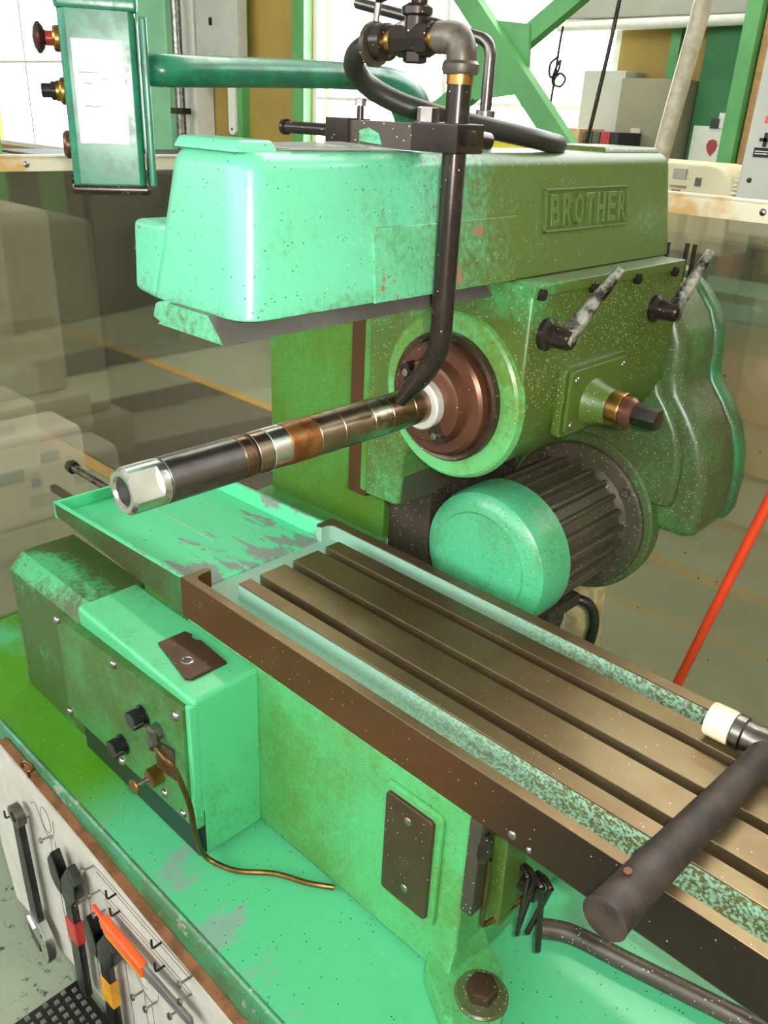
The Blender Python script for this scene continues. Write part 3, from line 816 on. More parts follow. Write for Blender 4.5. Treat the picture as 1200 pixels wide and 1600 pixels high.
obj('dovetail_chip', hexa([(-0.765, 0.466, 1.350), (-0.742, 0.466, 1.344), (-0.742, 0.50, 1.344), (-0.765, 0.50, 1.350), (-0.758, 0.466, 1.366), (-0.735, 0.466, 1.372), (-0.735, 0.50, 1.372), (-0.758, 0.50, 1.366)], 0.003), M_over, oa)
# cast maker's plate: raised frame and letters on the side of the overarm
ang = math.atan2(0.017, OT - OB)
def on_side(y, z, d=0.0):
    m = Matrix(((0, 0, 1, 0), (1, 0, 0, 0), (0, 1, 0, 0), (0, 0, 0, 1)))
    r = Matrix.Rotation(-ang, 4, 'Y')
    q = r @ m
    q.translation = Vector((slope(z) + d, y, z))
    return q
def side_box(name, y0, y1, z0, z1, h, mat):
    bm = new()
    t = box(0, y1 - y0, 0, z1 - z0, -0.002, h, 0.0009)
    merge(bm, t, on_side(y0, z0))
    return obj(name, bm, mat, oa)
for y0, y1, z0, z1 in ((0.962, 1.170, 1.4685, 1.4715), (0.962, 1.170, 1.4185, 1.4215), (0.962, 0.965, 1.4185, 1.4715), (1.167, 1.170, 1.4185, 1.4715)):
    side_box('plate_border', y0, y1, z0, z1, 0.0045, M_over)
def letter(ch, y, z, h, w):
    cu = bpy.data.curves.new('txt', 'FONT')
    cu.body = ch
    cu.size = 1.0
    cu.extrude = 0.05
    cu.offset = 0.012
    cu.bevel_depth = 0.012
    cu.resolution_u = 3
    to = bpy.data.objects.new('txt', cu)
    COL.objects.link(to)
    dg = bpy.context.evaluated_depsgraph_get()
    me = bpy.data.meshes.new_from_object(to.evaluated_get(dg))
    bpy.data.objects.remove(to)
    bm = new()
    bm.from_mesh(me)
    bpy.data.meshes.remove(me)
    xs = [v.co.x for v in bm.verts]
    ys = [v.co.y for v in bm.verts]
    zs = [v.co.z for v in bm.verts]
    for v in bm.verts:
        v.co = Vector(((v.co.x - min(xs)) / (max(xs) - min(xs)) * w, (v.co.y - min(ys)) / (max(ys) - min(ys)) * h, (v.co.z - min(zs)) / (max(zs) - min(zs)) * 0.0085 - 0.002))
    bmesh.ops.transform(bm, matrix=on_side(y, z), verts=bm.verts)
    return bm
for i, ch in enumerate('BROTHER'):
    obj('letter', letter(ch, 0.971 + i * 0.0283, 1.4255, 0.039, 0.0205), M_over, oa)
# clear plastic sheet left lying on the overarm
def clear_mat(name, col, haze, hazecol, ref=0.06, rough=0.12, blur=0.5, dots=0.0):
    t = NT(name)
    N = t.t.nodes
    tr = N.new('ShaderNodeBsdfTransparent')
    tr.inputs[0].default_value = (*col, 1)
    rf = N.new('ShaderNodeBsdfRefraction')
    rf.inputs['Color'].default_value = (*col, 1)
    rf.inputs['IOR'].default_value = 1.25
    rf.inputs['Roughness'].default_value = rough
    df = N.new('ShaderNodeBsdfDiffuse')
    df.inputs[0].default_value = (*hazecol, 1)
    gl = N.new('ShaderNodeBsdfGlossy')
    gl.inputs['Roughness'].default_value = 0.12
    m1, m2, m3 = N.new('ShaderNodeMixShader'), N.new('ShaderNodeMixShader'), N.new('ShaderNodeMixShader')
    m1.inputs[0].default_value = blur
    t.link(tr.outputs[0], m1.inputs[1])
    t.link(rf.outputs[0], m1.inputs[2])
    h = t.ramp(t.noise(4, 5), 0.3, 0.7, haze * 0.7, haze * 1.3)
    if dots:
        k, w = t.specks(55, 0.10, dots)
        h = t.math('MAXIMUM', h, t.math('MULTIPLY', k, 0.9))
        t.link(t.mix(k, hazecol, t.mix(t.math('GREATER_THAN', w, 0.6), (0.01, 0.01, 0.01), (0.8, 0.8, 0.75))), df.inputs[0])
    t.link(h, m2.inputs[0])
    t.link(m1.outputs[0], m2.inputs[1])
    t.link(df.outputs[0], m2.inputs[2])
    m3.inputs[0].default_value = ref
    t.link(m2.outputs[0], m3.inputs[1])
    t.link(gl.outputs[0], m3.inputs[2])
    t.link(m3.outputs[0], N['Material Output'].inputs['Surface'])
    return t.m
M_clear = clear_mat('clear_folder_plastic', (0.9, 0.9, 0.88), 0.35, (0.6, 0.6, 0.56), 0.12, 0.05, 0.0)
bm = new()
for i, (x0, x1, y0, y1, z) in enumerate(((-0.742, -0.660, 0.553, 0.665, 0.0), (-0.738, -0.652, 0.56, 0.70, 0.0014))):
    add_hexa(bm, [(x0, y0, OT + z + 0.0005), (x1, y0, OT + z + 0.0005), (x1, y1, OT + z + 0.0005), (x0, y1, OT + z + 0.003), (x0, y0, OT + z + 0.0016), (x1, y0, OT + z + 0.0016), (x1, y1, OT + z + 0.0016), (x0, y1, OT + z + 0.0042)])
tag(obj('plastic_sheet', bm, M_clear), 'thin clear plastic sheets lying on the front top of the green overarm', 'plastic sheet')

# ------------------------------------------------------------------ arbor held in the spindle
arb = thing('milling_arbor', 'long round steel milling arbor with brown and bright spacing collars', 'arbor', (-0.7, 0.6, 1.175))
def ring(name, y0, y1, r, mat, ch=0.0008, ri=0.016):
    L = y1 - y0
    return obj(name, lathe([(ri, 0), (r - ch, 0), (r, ch), (r, L - ch), (r - ch, L), (ri, L)], (-0.7, y0, 1.2), (0, 1, 0), 56), mat, arb)
R0 = 0.0248
# arbor nut with two flats and an open bore
bm = new()
n = 120
prof_n = [(0.0170, 0.050), (0.0150, 0.048), (0.0150, 0.003), (0.0165, 0.0), (0.0215, 0.0), (R0, 0.004), (R0, 0.0335), (R0, 0.0342), (R0, 0.040), (R0 - 0.0006, 0.0435)]
def flat(r, a, h):
    x, z = r * cos(a), r * sin(a)
    if h < 0.034:
        u = Vector((cos(math.radians(27)), sin(math.radians(27))))
        d = x * u.x + z * u.y
        if abs(d) > 0.0195:
            k = 0.0195 * (1 if d > 0 else -1) - d
            x += u.x * k
            z += u.y * k
    return x, z
rings = []
for r, h in prof_n:
    row = []
    for i in range(n):
        x, z = flat(r, 2 * PI * i / n, h)
        row.append(bm.verts.new((-0.7 + x, 0.378 + h, 1.2 + z)))
    rings.append(row)
for a, b in zip(rings, rings[1:]):
    for i in range(n):
        j = (i + 1) % n
        bm.faces.new((a[i], a[j], b[j], b[i]))
bm.faces.new(rings[-1])
obj('arbor_nut', bm, M_bright, arb, angle=20)
obj('thread_bore', lathe([(0.0149, 0.0), (0.0149, 0.04), (0.0, 0.04)], (-0.7, 0.381, 1.2), (0, 1, 0), 40, caps=False), M_bright, arb)
ring('sleeve', 0.4225, 0.515, R0, M_sleeve)
ring('spacing_collar', 0.5155, 0.5285, R0 - 0.0003, M_collarA)
ring('spacing_collar', 0.5290, 0.5335, R0 - 0.0014, M_flanged)
ring('spacing_collar', 0.5340, 0.5540, R0, M_collarB)
ring('spacing_collar', 0.5545, 0.5800, R0, M_bright)
ring('spacing_collar', 0.5805, 0.6240, R0, M_collarR)
ring('spacing_collar', 0.6245, 0.6620, R0, M_collarB)
ring('spacing_collar', 0.6625, 0.7130, R0, M_collarB)
ring('spacing_collar', 0.7135, 0.7460, R0, M_collarM)
ring('spacing_collar', 0.7465, 0.7880, R0, M_collarA)
ring('spacing_collar', 0.7885, 0.8250, R0 - 0.0005, M_collarA)

# ------------------------------------------------------------------ coolant line clamped on the overarm
cl = thing('coolant_line', 'oily black coolant pipe with valve and rubber hose clamped across the overarm', 'coolant pipe', (-0.598, 0.73, 1.23))
PX, PY = -0.598, 0.730
obj('drop_pipe', tube([(PX, PY, 1.585), (PX, PY, 1.45), (PX, PY, 1.36), (PX, PY, 1.325), (PX - 0.004, PY, 1.305), (-0.612, 0.7305, 1.288), (-0.632, 0.7325, 1.262), (-0.657, 0.7355, 1.2335)], lambda s: 0.0125 if s < 0.8 else 0.0125 - 0.004 * (s - 0.8) / 0.2, 18), M_black, cl)
obj('thread_band', cyl((PX, PY, 1.578), (PX, PY, 1.588), 0.0135, 20), M_brass, cl)
obj('elbow_collar', lathe([(0.017, 0), (0.0185, 0.003), (0.0185, 0.009), (0.016, 0.012)], (PX, PY, 1.587), (0, 0, 1), 24), M_elbow, cl)
obj('elbow', tube([(PX, PY, 1.594), (PX, PY, 1.606), (PX - 0.005, PY, 1.616), (PX - 0.016, PY, 1.6195), (PX - 0.03, PY, 1.6195)], 0.0150, 18), M_elbow, cl)
VZ = 1.6185
obj('pipe_nipple', cyl((PX - 0.050, PY, VZ), (PX - 0.028, PY, VZ), 0.0115, 18), M_brass, cl)
v = obj('valve_body', lathe([(0.015, 0), (0.017, 0.004), (0.017, 0.014), (0.0145, 0.018), (0.0145, 0.030), (0.017, 0.034), (0.017, 0.046), (0.015, 0.05)], (PX - 0.038, PY, VZ), (-1, 0, 0), 8), M_black, cl)
obj('valve_bonnet', lathe([(0.012, 0), (0.012, 0.016), (0.016, 0.018), (0.016, 0.024), (0.009, 0.028)], (PX - 0.062, PY, VZ + 0.004), (0, 0, 1), 20), M_black, cl)
obj('valve_drain', hexbolt((PX - 0.062, PY, VZ - 0.012), (0, 0, -1), 0.022, 0.010), M_black, cl)
obj('valve_lever', tube([(PX - 0.060, PY, VZ + 0.028), (PX - 0.060, PY, VZ + 0.042), (PX - 0.070, PY, VZ + 0.053), (PX - 0.092, PY, VZ + 0.049), (PX - 0.118, PY, VZ + 0.041)], lambda s: 0.008 + 0.002 * sin(s * 3), 12), M_black, cl)
obj('union_thread', cyl((PX - 0.10, PY, VZ - 0.002), (PX - 0.086, PY, VZ - 0.001), 0.0125, 18), M_brass, cl)
obj('hose_clamp', lathe([(0.0145, 0), (0.018, 0.002), (0.018, 0.016), (0.0145, 0.018)], (PX - 0.098, PY, VZ - 0.002), (-1, 0, 0), 20), M_black, cl)
obj('clamp_ring', lathe([(0.0155, 0), (0.022, 0.001), (0.022, 0.007), (0.0155, 0.008)], (PX - 0.116, PY, VZ - 0.004), (-1, 0, 0), 14), M_dark, cl)
obj('clamp_screw', cyl((PX - 0.121, PY, VZ + 0.012), (PX - 0.115, PY, VZ + 0.045), 0.0035, 10), M_screw, cl)
obj('rubber_hose', tube([(PX - 0.108, PY, VZ - 0.003), (PX - 0.135, PY + 0.001, VZ - 0.006), (-0.755, 0.737, 1.603), (-0.768, 0.752, 1.590), (-0.765, 0.776, 1.574), (-0.745, 0.805, 1.5595), (-0.715, 0.84, 1.548), (-0.690, 0.88, 1.5405), (-0.670, 0.93, 1.533), (-0.660, 0.975, 1.527), (-0.664, 1.02, 1.5215), (-0.70, 1.07, 1.522)], 0.0120, 18), M_rubber, cl)
obj('clamp_block', box(-0.640, -0.578, 0.708, 0.752, 1.515, 1.543, 0.002), M_black, cl)
obj('cross_bar', box(-0.760, -0.640, 0.716, 0.742, 1.5145, 1.541, 0.001), M_dark, cl)
obj('bar_end_block', box(-0.775, -0.738, 0.712, 0.748, 1.5135, 1.5425, 0.001), M_black, cl)
obj('bar_rod', cyl((-0.775, 0.730, 1.5285), (-0.862, 0.730, 1.5285), 0.007, 14), M_black, cl)
obj('bar_rod_end', cyl((-0.862, 0.730, 1.5285), (-0.868, 0.730, 1.5285), 0.009, 14), M_black, cl)
obj('block_nut', hexbolt((-0.630, 0.722, 1.543), (0, 0, 1), 0.020, 0.014), M_screw, cl)
obj('set_screw', cyl((-0.735, 0.728, 1.54), (-0.735, 0.728, 1.556), 0.004, 12), M_black, cl)
obj('set_screw_head', hexbolt((-0.735, 0.728, 1.555), (0, 0, 1), 0.011, 0.008), M_screw, cl)
obj('side_screw', hexbolt((-0.578, 0.722, 1.530), (1, 0, 0), 0.014, 0.010), M_black, cl)
obj('side_knob', cyl((-0.590, 0.752, 1.529), (-0.590, 0.775, 1.527), 0.0085, 14, 0.001), M_black, cl)
obj('paint_patch', prism([(-0.722, 1.520), (-0.688, 1.518), (-0.693, 1.529), (-0.708, 1.534), (-0.722, 1.531)], 'y', 0.7145, 0.7165), M_over, cl)

# ------------------------------------------------------------------ bent steel rod standing on the overarm
lr = thing('bent_rod', 'bare steel rod bent at a right angle, socketed on the overarm behind the valve', 'steel rod', (-0.73, 0.947, 1.512))
obj('socket', cyl((-0.73, 0.947, 1.512), (-0.73, 0.947, 1.558), 0.0125, 24, 0.001), M_grey, lr)
obj('rod', tube([(-0.73, 0.947, 1.55), (-0.73, 0.947, 1.60), (-0.731, 0.947, 1.625), (-0.741, 0.947, 1.636), (-0.76, 0.947, 1.6415), (-0.83, 0.947, 1.657), (-0.90, 0.947, 1.671), (-0.968, 0.947, 1.6845)], 0.0075, 16), steel('grey_rod_steel', (0.17, 0.15, 0.135), (0.08, 0.06, 0.05), 0.5, rough=0.3), lr)

# ------------------------------------------------------------------ control pendant on its arm
pn = thing('control_pendant', 'dark green control box with white sign and push buttons on a green swing arm', 'control box', (-1.15, 1.22, 1.352))
th = math.radians(-30)
nF = Vector((cos(th), sin(th), 0))          # wide face, towards the operator side
nB = Vector((sin(th), -cos(th), 0))         # button face
nB = Vector((-0.5, -0.866, 0))
PC = Vector((-1.160, 0.659, 1.552))
def pm(u, v, w):
    """u along the face to the right, v out of the wide face, w up"""
    return PC - nB * u + nF * v + Vector((0, 0, w))
def pbox(u0, u1, v0, v1, w0, w1, bev, mat, name, parent=pn, seg=2):
    return obj(name, hexa([pm(u0, v0, w0), pm(u1, v0, w0), pm(u1, v1, w0), pm(u0, v1, w0), pm(u0, v0, w1), pm(u1, v0, w1), pm(u1, v1, w1), pm(u0, v1, w1)], bev, seg), mat, parent)
bx = pbox(-0.050, 0.046, -0.06, 0.040, -0.118, 0.118, 0.010, M_pend, 'box_body', seg=3)
pbox(-0.053, 0.050, -0.062, 0.043, 0.098, 0.120, 0.006, M_pend, 'box_top_rim')
pbox(-0.053, 0.050, -0.062, 0.043, -0.122, -0.110, 0.004, M_black, 'box_bottom_rim')
pbox(0.050, 0.060, -0.055, 0.036, -0.112, 0.096, 0.003, M_pend, 'back_plate')
M_sign = plain('white_enamel_sign', (0.80, 0.79, 0.74), 0.12, var=0.04)
pbox(-0.036, 0.028, 0.038, 0.0415, -0.058, 0.066, 0.001, M_sign, 'sign_plate')
M_ink = plain('faded_print', (0.20, 0.16, 0.12), 0.5)
for u0, u1, w in ((-0.030, -0.006, 0.0265), (-0.002, 0.010, 0.020), (-0.026, 0.000, -0.013), (-0.024, -0.014, 0.014)):
    pbox(u0, u1, 0.0412, 0.0418, w, w + 0.0011, 0.0, M_ink, 'printed_line')
def pbtn(w, prof, mat, name):
    return obj(name, lathe(prof, pm(-0.050, -0.005, w), nB, 28), mat, pn)
M_redb = plain('red_button_plastic', (0.35, 0.03, 0.02), 0.3)
M_darkred = plain('dark_mushroom_plastic', (0.05, 0.012, 0.014), 0.25)
pbtn(0.066, [(0.016, 0), (0.016, 0.006), (0.014, 0.009)], M_brass, 'button_collar')
pbtn(0.066, [(0.009, 0.006), (0.009, 0.022)], M_redb, 'button_stem')
pbtn(0.066, [(0.009, 0.018), (0.014, 0.021), (0.019, 0.025), (0.0185, 0.029), (0.012, 0.033), (0, 0.035)], M_darkred, 'mushroom_button')
pbtn(0.004, [(0.017, 0), (0.017, 0.005), (0.013, 0.008), (0.013, 0.012)], M_brass, 'switch_collar')
pbtn(0.004, [(0.0115, 0.01), (0.0115, 0.018), (0.009, 0.019), (0.009, 0.030), (0.007, 0.031)], M_blackp, 'selector_knob')
pbtn(-0.062, [(0.018, 0), (0.018, 0.006), (0.014, 0.010), (0.0, 0.011)], M_flange, 'pilot_light')
pbtn(0.108, [(0.005, 0), (0.005, 0.004)], M_black, 'case_screw')
pbtn(-0.106, [(0.005, 0), (0.005, 0.004)], M_black, 'case_screw')
armp = [pm(0.058, -0.01, 0.036), (-1.118, 0.75, 1.5885), (-1.135, 0.95, 1.597), (-1.150, 1.12, 1.602), (-1.160, 1.21, 1.598), (-1.165, 1.27, 1.575), (-1.165, 1.30, 1.53), (-1.165, 1.31, 1.45), (-1.165, 1.31, 1.352)]
obj('swing_arm', tube(armp, lambda s: 0.0205 if s < 0.45 else 0.0205 + 0.016 * min(1, (s - 0.45) / 0.2), 22), M_pend, pn)

# ------------------------------------------------------------------ clear splash guards with cream top rails
M_guard = clear_mat('hazy_acrylic', (0.83, 0.80, 0.72), 0.095, (0.26, 0.235, 0.17), 0.02, 0.08, 0.5, 0.06)
def rail_mat():
    t = NT('stained_cream_rail')
    st = t.ramp(t.noise(7, 4, 0.55), 0.50, 0.60)
    c = t.mix(st, (0.74, 0.66, 0.50), (0.62, 0.38, 0.14))
    return t.out(color=c, rough=0.4)
M_rail = rail_mat()
sg = thing('splash_guard', 'hazy clear acrylic side guard with cream top rail beside the chip tray', 'splash guard', (-1.62, 0.95, 0.53))
obj('acrylic_sheet', box(-1.624, -1.620, 0.36, 1.495, 0.532, 1.440), M_guard, sg)
obj('top_rail', prism([(-1.632, 1.423), (-1.612, 1.423), (-1.612, 1.4475), (-1.609, 1.4475), (-1.609, 1.4505), (-1.635, 1.4505), (-1.635, 1.4475), (-1.632, 1.4475)], 'y', 0.36, 1.495), M_rail, sg)
obj('corner_stay', box(-1.630, -1.606, 1.488, 1.512, 0.40, 1.449, 0.002), M_rail, sg)
for y in (0.746, 1.30):
    obj('rail_screw', dome((-1.612, y, 1.435), (1, 0, 0), 0.006, 0.003), M_screw, sg)
sb = thing('splash_guard', 'hazy clear acrylic rear guard with cream top rail behind the gear case', 'splash guard', (-0.5, 1.5, 0.53))
obj('acrylic_sheet', box(-1.604, 0.45, 1.498, 1.502, 0.40, 1.436), M_guard, sb)
obj('top_rail', prism([(1.490, 1.412), (1.510, 1.412), (1.510, 1.4435), (1.513, 1.4435), (1.513, 1.4465), (1.486, 1.4465), (1.486, 1.4435), (1.490, 1.4435)], 'x', -1.604, 0.45), M_rail, sb)
for x in (-1.3, -0.558, 0.2):
    obj('rail_screw', dome((x, 1.490, 1.429), (0, -1, 0), 0.006, 0.003), M_screw, sb)
obj('end_stay', box(0.43, 0.45, 1.49, 1.51, 0.0, 1.445, 0.002), M_rail, sb)
# cream post behind the motor and the red tube beside it
tag(obj('wooden_post', hexa([(-0.735, 1.385, 0.531), (-0.668, 1.385, 0.531), (-0.668, 1.425, 0.531), (-0.735, 1.425, 0.531), (-0.745, 1.385, 0.80), (-0.688, 1.385, 0.80), (-0.688, 1.425, 0.80), (-0.745, 1.425, 0.80)], 0.003), plain('pale_cracked_wood', (0.62, 0.47, 0.26), 0.6, var=0.3, scale=20, bump=0.4)), 'pale wooden post standing in the pan behind the motor', 'post')
tag(obj('red_tube', tube([(-0.495, 1.42, 0.531), (-0.468, 1.42, 0.68), (-0.440, 1.42, 0.83), (-0.413, 1.42, 0.975), (-0.392, 1.42, 1.09)], 0.0095, 16), M_orange), 'orange-red plastic tube leaning against the rear guard', 'tube')

# ------------------------------------------------------------------ mallet on the table
HZ = 0.9225
hm = thing('mallet', 'soft-faced mallet with a dark oily wooden handle lying on the slotted table', 'mallet', (-0.19, 0.80, 0.901))
obj('mallet_head', lathe([(0.0195, 0), (0.021, 0.002), (0.021, 0.012), (0.0185, 0.014), (0.0175, 0.024), (0.0195, 0.030), (0.0195, 0.060), (0.0175, 0.066), (0.0185, 0.076), (0.021, 0.078), (0.021, 0.088), (0.0195, 0.090)], (-0.222, 0.857, HZ + 0.001), (1, 0, 0), 32), M_grey, hm)
obj('plastic_face', lathe([(0.0195, 0), (0.0205, 0.002), (0.0210, 0.026), (0.020, 0.029)], (-0.251, 0.857, HZ + 0.001), (1, 0, 0), 32), M_cream, hm)
obj('plastic_face', lathe([(0.020, 0), (0.0210, 0.002), (0.0205, 0.026), (0.0195, 0.029)], (-0.132, 0.857, HZ + 0.001), (1, 0, 0), 32), M_cream, hm)
def handle(s):
    return 0.0155 + 0.0068 * s if s < 0.97 else 0.0222 * (1 - ((s - 0.97) / 0.03) ** 2 * 0.35)
bm = new()
add_tube(bm, [(-0.180, 0.868, HZ + 0.001), (-0.182, 0.80, HZ - 0.002), (-0.186, 0.70, HZ + 0.001), (-0.190, 0.60, HZ + 0.004), (-0.1925, 0.53, HZ + 0.006), (-0.193, 0.515, HZ + 0.006)], handle, 20, 10)
obj('handle', bm, M_wood, hm)
obj('handle_pin', cyl((-0.197, 0.560, HZ + 0.020), (-0.1975, 0.559, HZ + 0.0275), 0.004, 12), M_flange, hm)

# ------------------------------------------------------------------ right end of the bed: bracket, drip pipe, hex keys, rod
br = obj('oil_bracket', hexa([(-0.385, 0.642, 0.65), (-0.365, 0.642, 0.65), (-0.365, 0.690, 0.65), (-0.385, 0.690, 0.65), (-0.385, 0.634, 0.825), (-0.365, 0.634, 0.825), (-0.365, 0.680, 0.825), (-0.385, 0.680, 0.825)], 0.003), M_head, mm)
obj('oil_cup', lathe([(0.009, 0), (0.011, 0.01), (0.011, 0.03), (0.006, 0.04)], (-0.386, 0.618, 0.770), (0, 0, 1), 16), M_black, br)
obj('drain_block', box(-0.402, -0.384, 0.607, 0.642, 0.680, 0.83, 0.003), M_dark, br)
obj('drip_pipe', tube([(-0.378, 0.622, 0.772), (-0.377, 0.622, 0.71), (-0.377, 0.622, 0.668), (-0.374, 0.632, 0.660), (-0.369, 0.66, 0.660), (-0.362, 0.69, 0.668)], 0.0035, 10), M_copper, br)
obj('bracket_bolt', hexbolt((-0.365, 0.682, 0.70), (1, -0.2, 0), 0.020, 0.028), M_black, br)
obj('end_bearing', lathe([(0.05, 0), (0.05, 0.06), (0.035, 0.075), (0.02, 0.12)], (-0.402, 0.80, 0.735), (1, 0, 0), 32), M_dark, mm)
for i, (dx, dy, L, s, tilt) in enumerate(((0.0, 0.0, 0.105, 0.0042, 0.10), (-0.012, 0.004, 0.088, 0.0036, -0.16), (-0.020, 0.0, 0.10, 0.0032, -0.02), (0.008, 0.006, 0.085, 0.0036, -0.28))):
    p = Vector((-0.330 + dx, 0.668 + dy, 0.728))
    q = p + Vector((tilt * L * 0.7, tilt * L * 0.3, -L))
    bm = new()
    add_tube(bm, [p + Vector((-0.026, 0.012, -0.004)), p + Vector((-0.012, 0.005, 0.003)), p, p + (q - p) * 0.08, q], s, 6, 5)
    tag(obj('hex_key', bm, M_black), 'black L-shaped hex key hanging under the table end', 'hex key', 'hex keys hanging under the table')
tag(obj('lever_bar', tube([(-0.372, 0.755, 0.545), (-0.33, 0.782, 0.545), (-0.25, 0.80, 0.545), (-0.10, 0.835, 0.545), (0.06, 0.87, 0.545)], 0.0135, 14), M_dark), 'long dark greasy bar lying in the pan below the table', 'bar')
tag(obj('eye_bolt', tube([(-1.147, 0.402, 0.515), (-1.147, 0.402, 0.530)] + [(-1.147 + 0.010 * sin(a), 0.402 + 0.010 * sin(a) * 0.5, 0.540 - 0.010 * cos(a)) for a in [i * 2 * PI / 14 for i in range(13)]], 0.0025, 8, 3), M_copper), 'rusty screw eye on the front lip of the pan', 'screw eye')

# ------------------------------------------------------------------ tool board on the front of the pan
def board_mat():
    t = NT('painted_hardboard')
    c = t.mix(t.ramp(t.noise(20, 5), 0.3, 0.7), (0.46, 0.43, 0.36), (0.55, 0.52, 0.45))
    return t.out(color=c, rough=0.55)
M_board = board_mat()
M_bedge = plain('brown_board_edge', (0.20, 0.085, 0.035), 0.5, var=0.3, scale=30)
tb_ = thing('tool_board', 'pale painted hardboard tool board hung on the front of the green pan', 'tool board', (-0.8, 0.40, 0.08))
bo = [(-1.262, 0.522), (-1.335, 0.30), (-1.342, 0.215), (-1.318, 0.088), (-1.010, 0.128), (-0.40, 0.20), (-0.40, 0.475), (-0.590, 0.482), (-0.735, 0.490), (-0.961, 0.508)]
obj('board_face', prism(bo, 'y', 0.3975, 0.4005), M_board, tb_)
obj('board_back', prism(bo, 'y', 0.4005, 0.4160), M_bedge, tb_)
nail0 = None
def nail(x, z):
    global nail0
    if nail0 is None:
        nail0 = obj('nail', lathe([(0.0018, 0), (0.0018, 0.018), (0.0055, 0.019), (0.005, 0.0215), (0, 0.0225)], (x, 0.398, z), (0, -1, 0.12), 12), M_screw, tb_)
        nail0['off'] = 1
        return
    c = WP[nail0.name]
    piece_copy(nail0, 'nail', (x - NX[0] + c.x, c.y, z - NX[1] + c.z), tb_)
NX = (-1.1642, 0.4195)
for x, z in (NX, (-1.0779, 0.4401), (-0.9326, 0.4881), (-0.9219, 0.4446), (-0.9135, 0.4082), (-0.9857, 0.3671), (-0.8169, 0.316), (-0.7801, 0.3274), (-0.6741, 0.4908), (-0.6776, 0.4518), (-0.7085, 0.3883), (-0.8862, 0.3355)):
    nail(x, z)
del nail0['off']
for x, z in ((-1.2424, 0.367), (-0.8684, 0.4818), (-0.863, 0.4498), (-0.7464, 0.4898), (-0.7439, 0.4444)):
    obj('hook', tube([(x, 0.398, z), (x, 0.388, z), (x, 0.384, z + 0.001), (x, 0.3825, z + 0.006), (x, 0.3825, z + 0.018)], 0.0018, 8, 4), M_black, tb_)
# pencilled tool outlines
M_pencil = plain('pencil_line', (0.10, 0.09, 0.09), 0.7)
def outline(pts, closed=False):
    P = [(x, 0.3973, z) for x, z in pts]
    obj('pencil_outline', tube(P, 0.0006, 4, 6), M_pencil, tb_)
def oval(cx, cz, rx_, rz_, a0=0, a1=360):
    return [(cx + rx_ * cos(math.radians(a0 + (a1 - a0) * i / 10)), cz + rz_ * sin(math.radians(a0 + (a1 - a0) * i / 10))) for i in range(11)]
outline(oval(-1.095, 0.462, 0.017, 0.026, 60, 420))
outline([(-1.150, 0.46), (-1.128, 0.475), (-1.11, 0.44), (-1.088, 0.425), (-1.070, 0.448), (-1.066, 0.48)])
outline([(-1.088, 0.43), (-1.086, 0.36), (-1.082, 0.27), (-1.078, 0.18)])
outline([(-1.070, 0.43), (-1.068, 0.36), (-1.062, 0.27), (-1.056, 0.20), (-1.062, 0.175)])
outline([(-1.215, 0.42), (-1.222, 0.34), (-1.228, 0.26), (-1.22, 0.20), (-1.205, 0.17)])
outline([(-1.200, 0.24), (-1.188, 0.20), (-1.196, 0.165)])
outline([(-0.930, 0.4905), (-0.80, 0.4905), (-0.675, 0.492)])
outline([(-0.925, 0.481), (-0.80, 0.480), (-0.677, 0.481)])
outline([(-0.918, 0.4455), (-0.80, 0.4535), (-0.679, 0.4545)])
outline([(-0.91, 0.4355), (-0.80, 0.444), (-0.683, 0.443)])
outline(oval(-0.812, 0.352, 0.016, 0.024, 0, 300))
outline([(-0.835, 0.36), (-0.83, 0.33), (-0.80, 0.31), (-0.775, 0.335), (-0.772, 0.35)])
outline([(-0.815, 0.31), (-0.815, 0.26), (-0.812, 0.2)])
outline([(-0.795, 0.31), (-0.793, 0.26), (-0.79, 0.2)])
outline([(-0.965, 0.42), (-0.968, 0.33), (-0.970, 0.24), (-0.972, 0.17), (-0.98, 0.155)])
outline([(-0.868, 0.36), (-0.866, 0.28), (-0.862, 0.20), (-0.868, 0.16)])
# tools
M_tool = steel('black_tool_steel', (0.10, 0.10, 0.10), (0.03, 0.03, 0.03), 0.6, rough=0.3, scale=20)
M_redtape = plain('red_tape', (0.45, 0.02, 0.015), 0.4)
M_yeltape = plain('yellow_tape', (0.62, 0.28, 0.01), 0.4)
YB0, YB1 = 0.372, 0.386
w1 = thing('adjustable_wrench', 'bright ring-ended adjustable wrench hanging head down on the tool board', 'wrench', (-1.165, 0.38, 0.095))
bm = new()
ro = [(-1.1685 + 0.021 * cos(2 * PI * i / 32), 0.432 + 0.021 * sin(2 * PI * i / 32)) for i in range(32)]
t = bmesh.new()
for (yy) in (0,):
    A = [t.verts.new((x, YB0, z)) for x, z in ro]
    B = [t.verts.new((x, YB1, z)) for x, z in ro]
    C_ = [t.verts.new((-1.1685 + (x + 1.1685) * 0.5, YB0, 0.432 + (z - 0.432) * 0.5)) for x, z in ro]
    D_ = [t.verts.new((-1.1685 + (x + 1.1685) * 0.5, YB1, 0.432 + (z - 0.432) * 0.5)) for x, z in ro]
    for i in range(32):
        j = (i + 1) % 32
        t.faces.new((A[i], A[j], B[j], B[i]))
        t.faces.new((C_[j], C_[i], D_[i], D_[j]))
        t.faces.new((A[j], A[i], C_[i], C_[j]))
        t.faces.new((B[i], B[j], D_[j], D_[i]))
obj('ring_end', t, M_grey, w1)
obj('shank', prism([(-1.181, 0.415), (-1.156, 0.415), (-1.150, 0.28), (-1.146, 0.18), (-1.178, 0.18), (-1.182, 0.28)], 'y', YB0 + 0.001, YB1 - 0.001, 0.0015, 2), M_tool, w1)
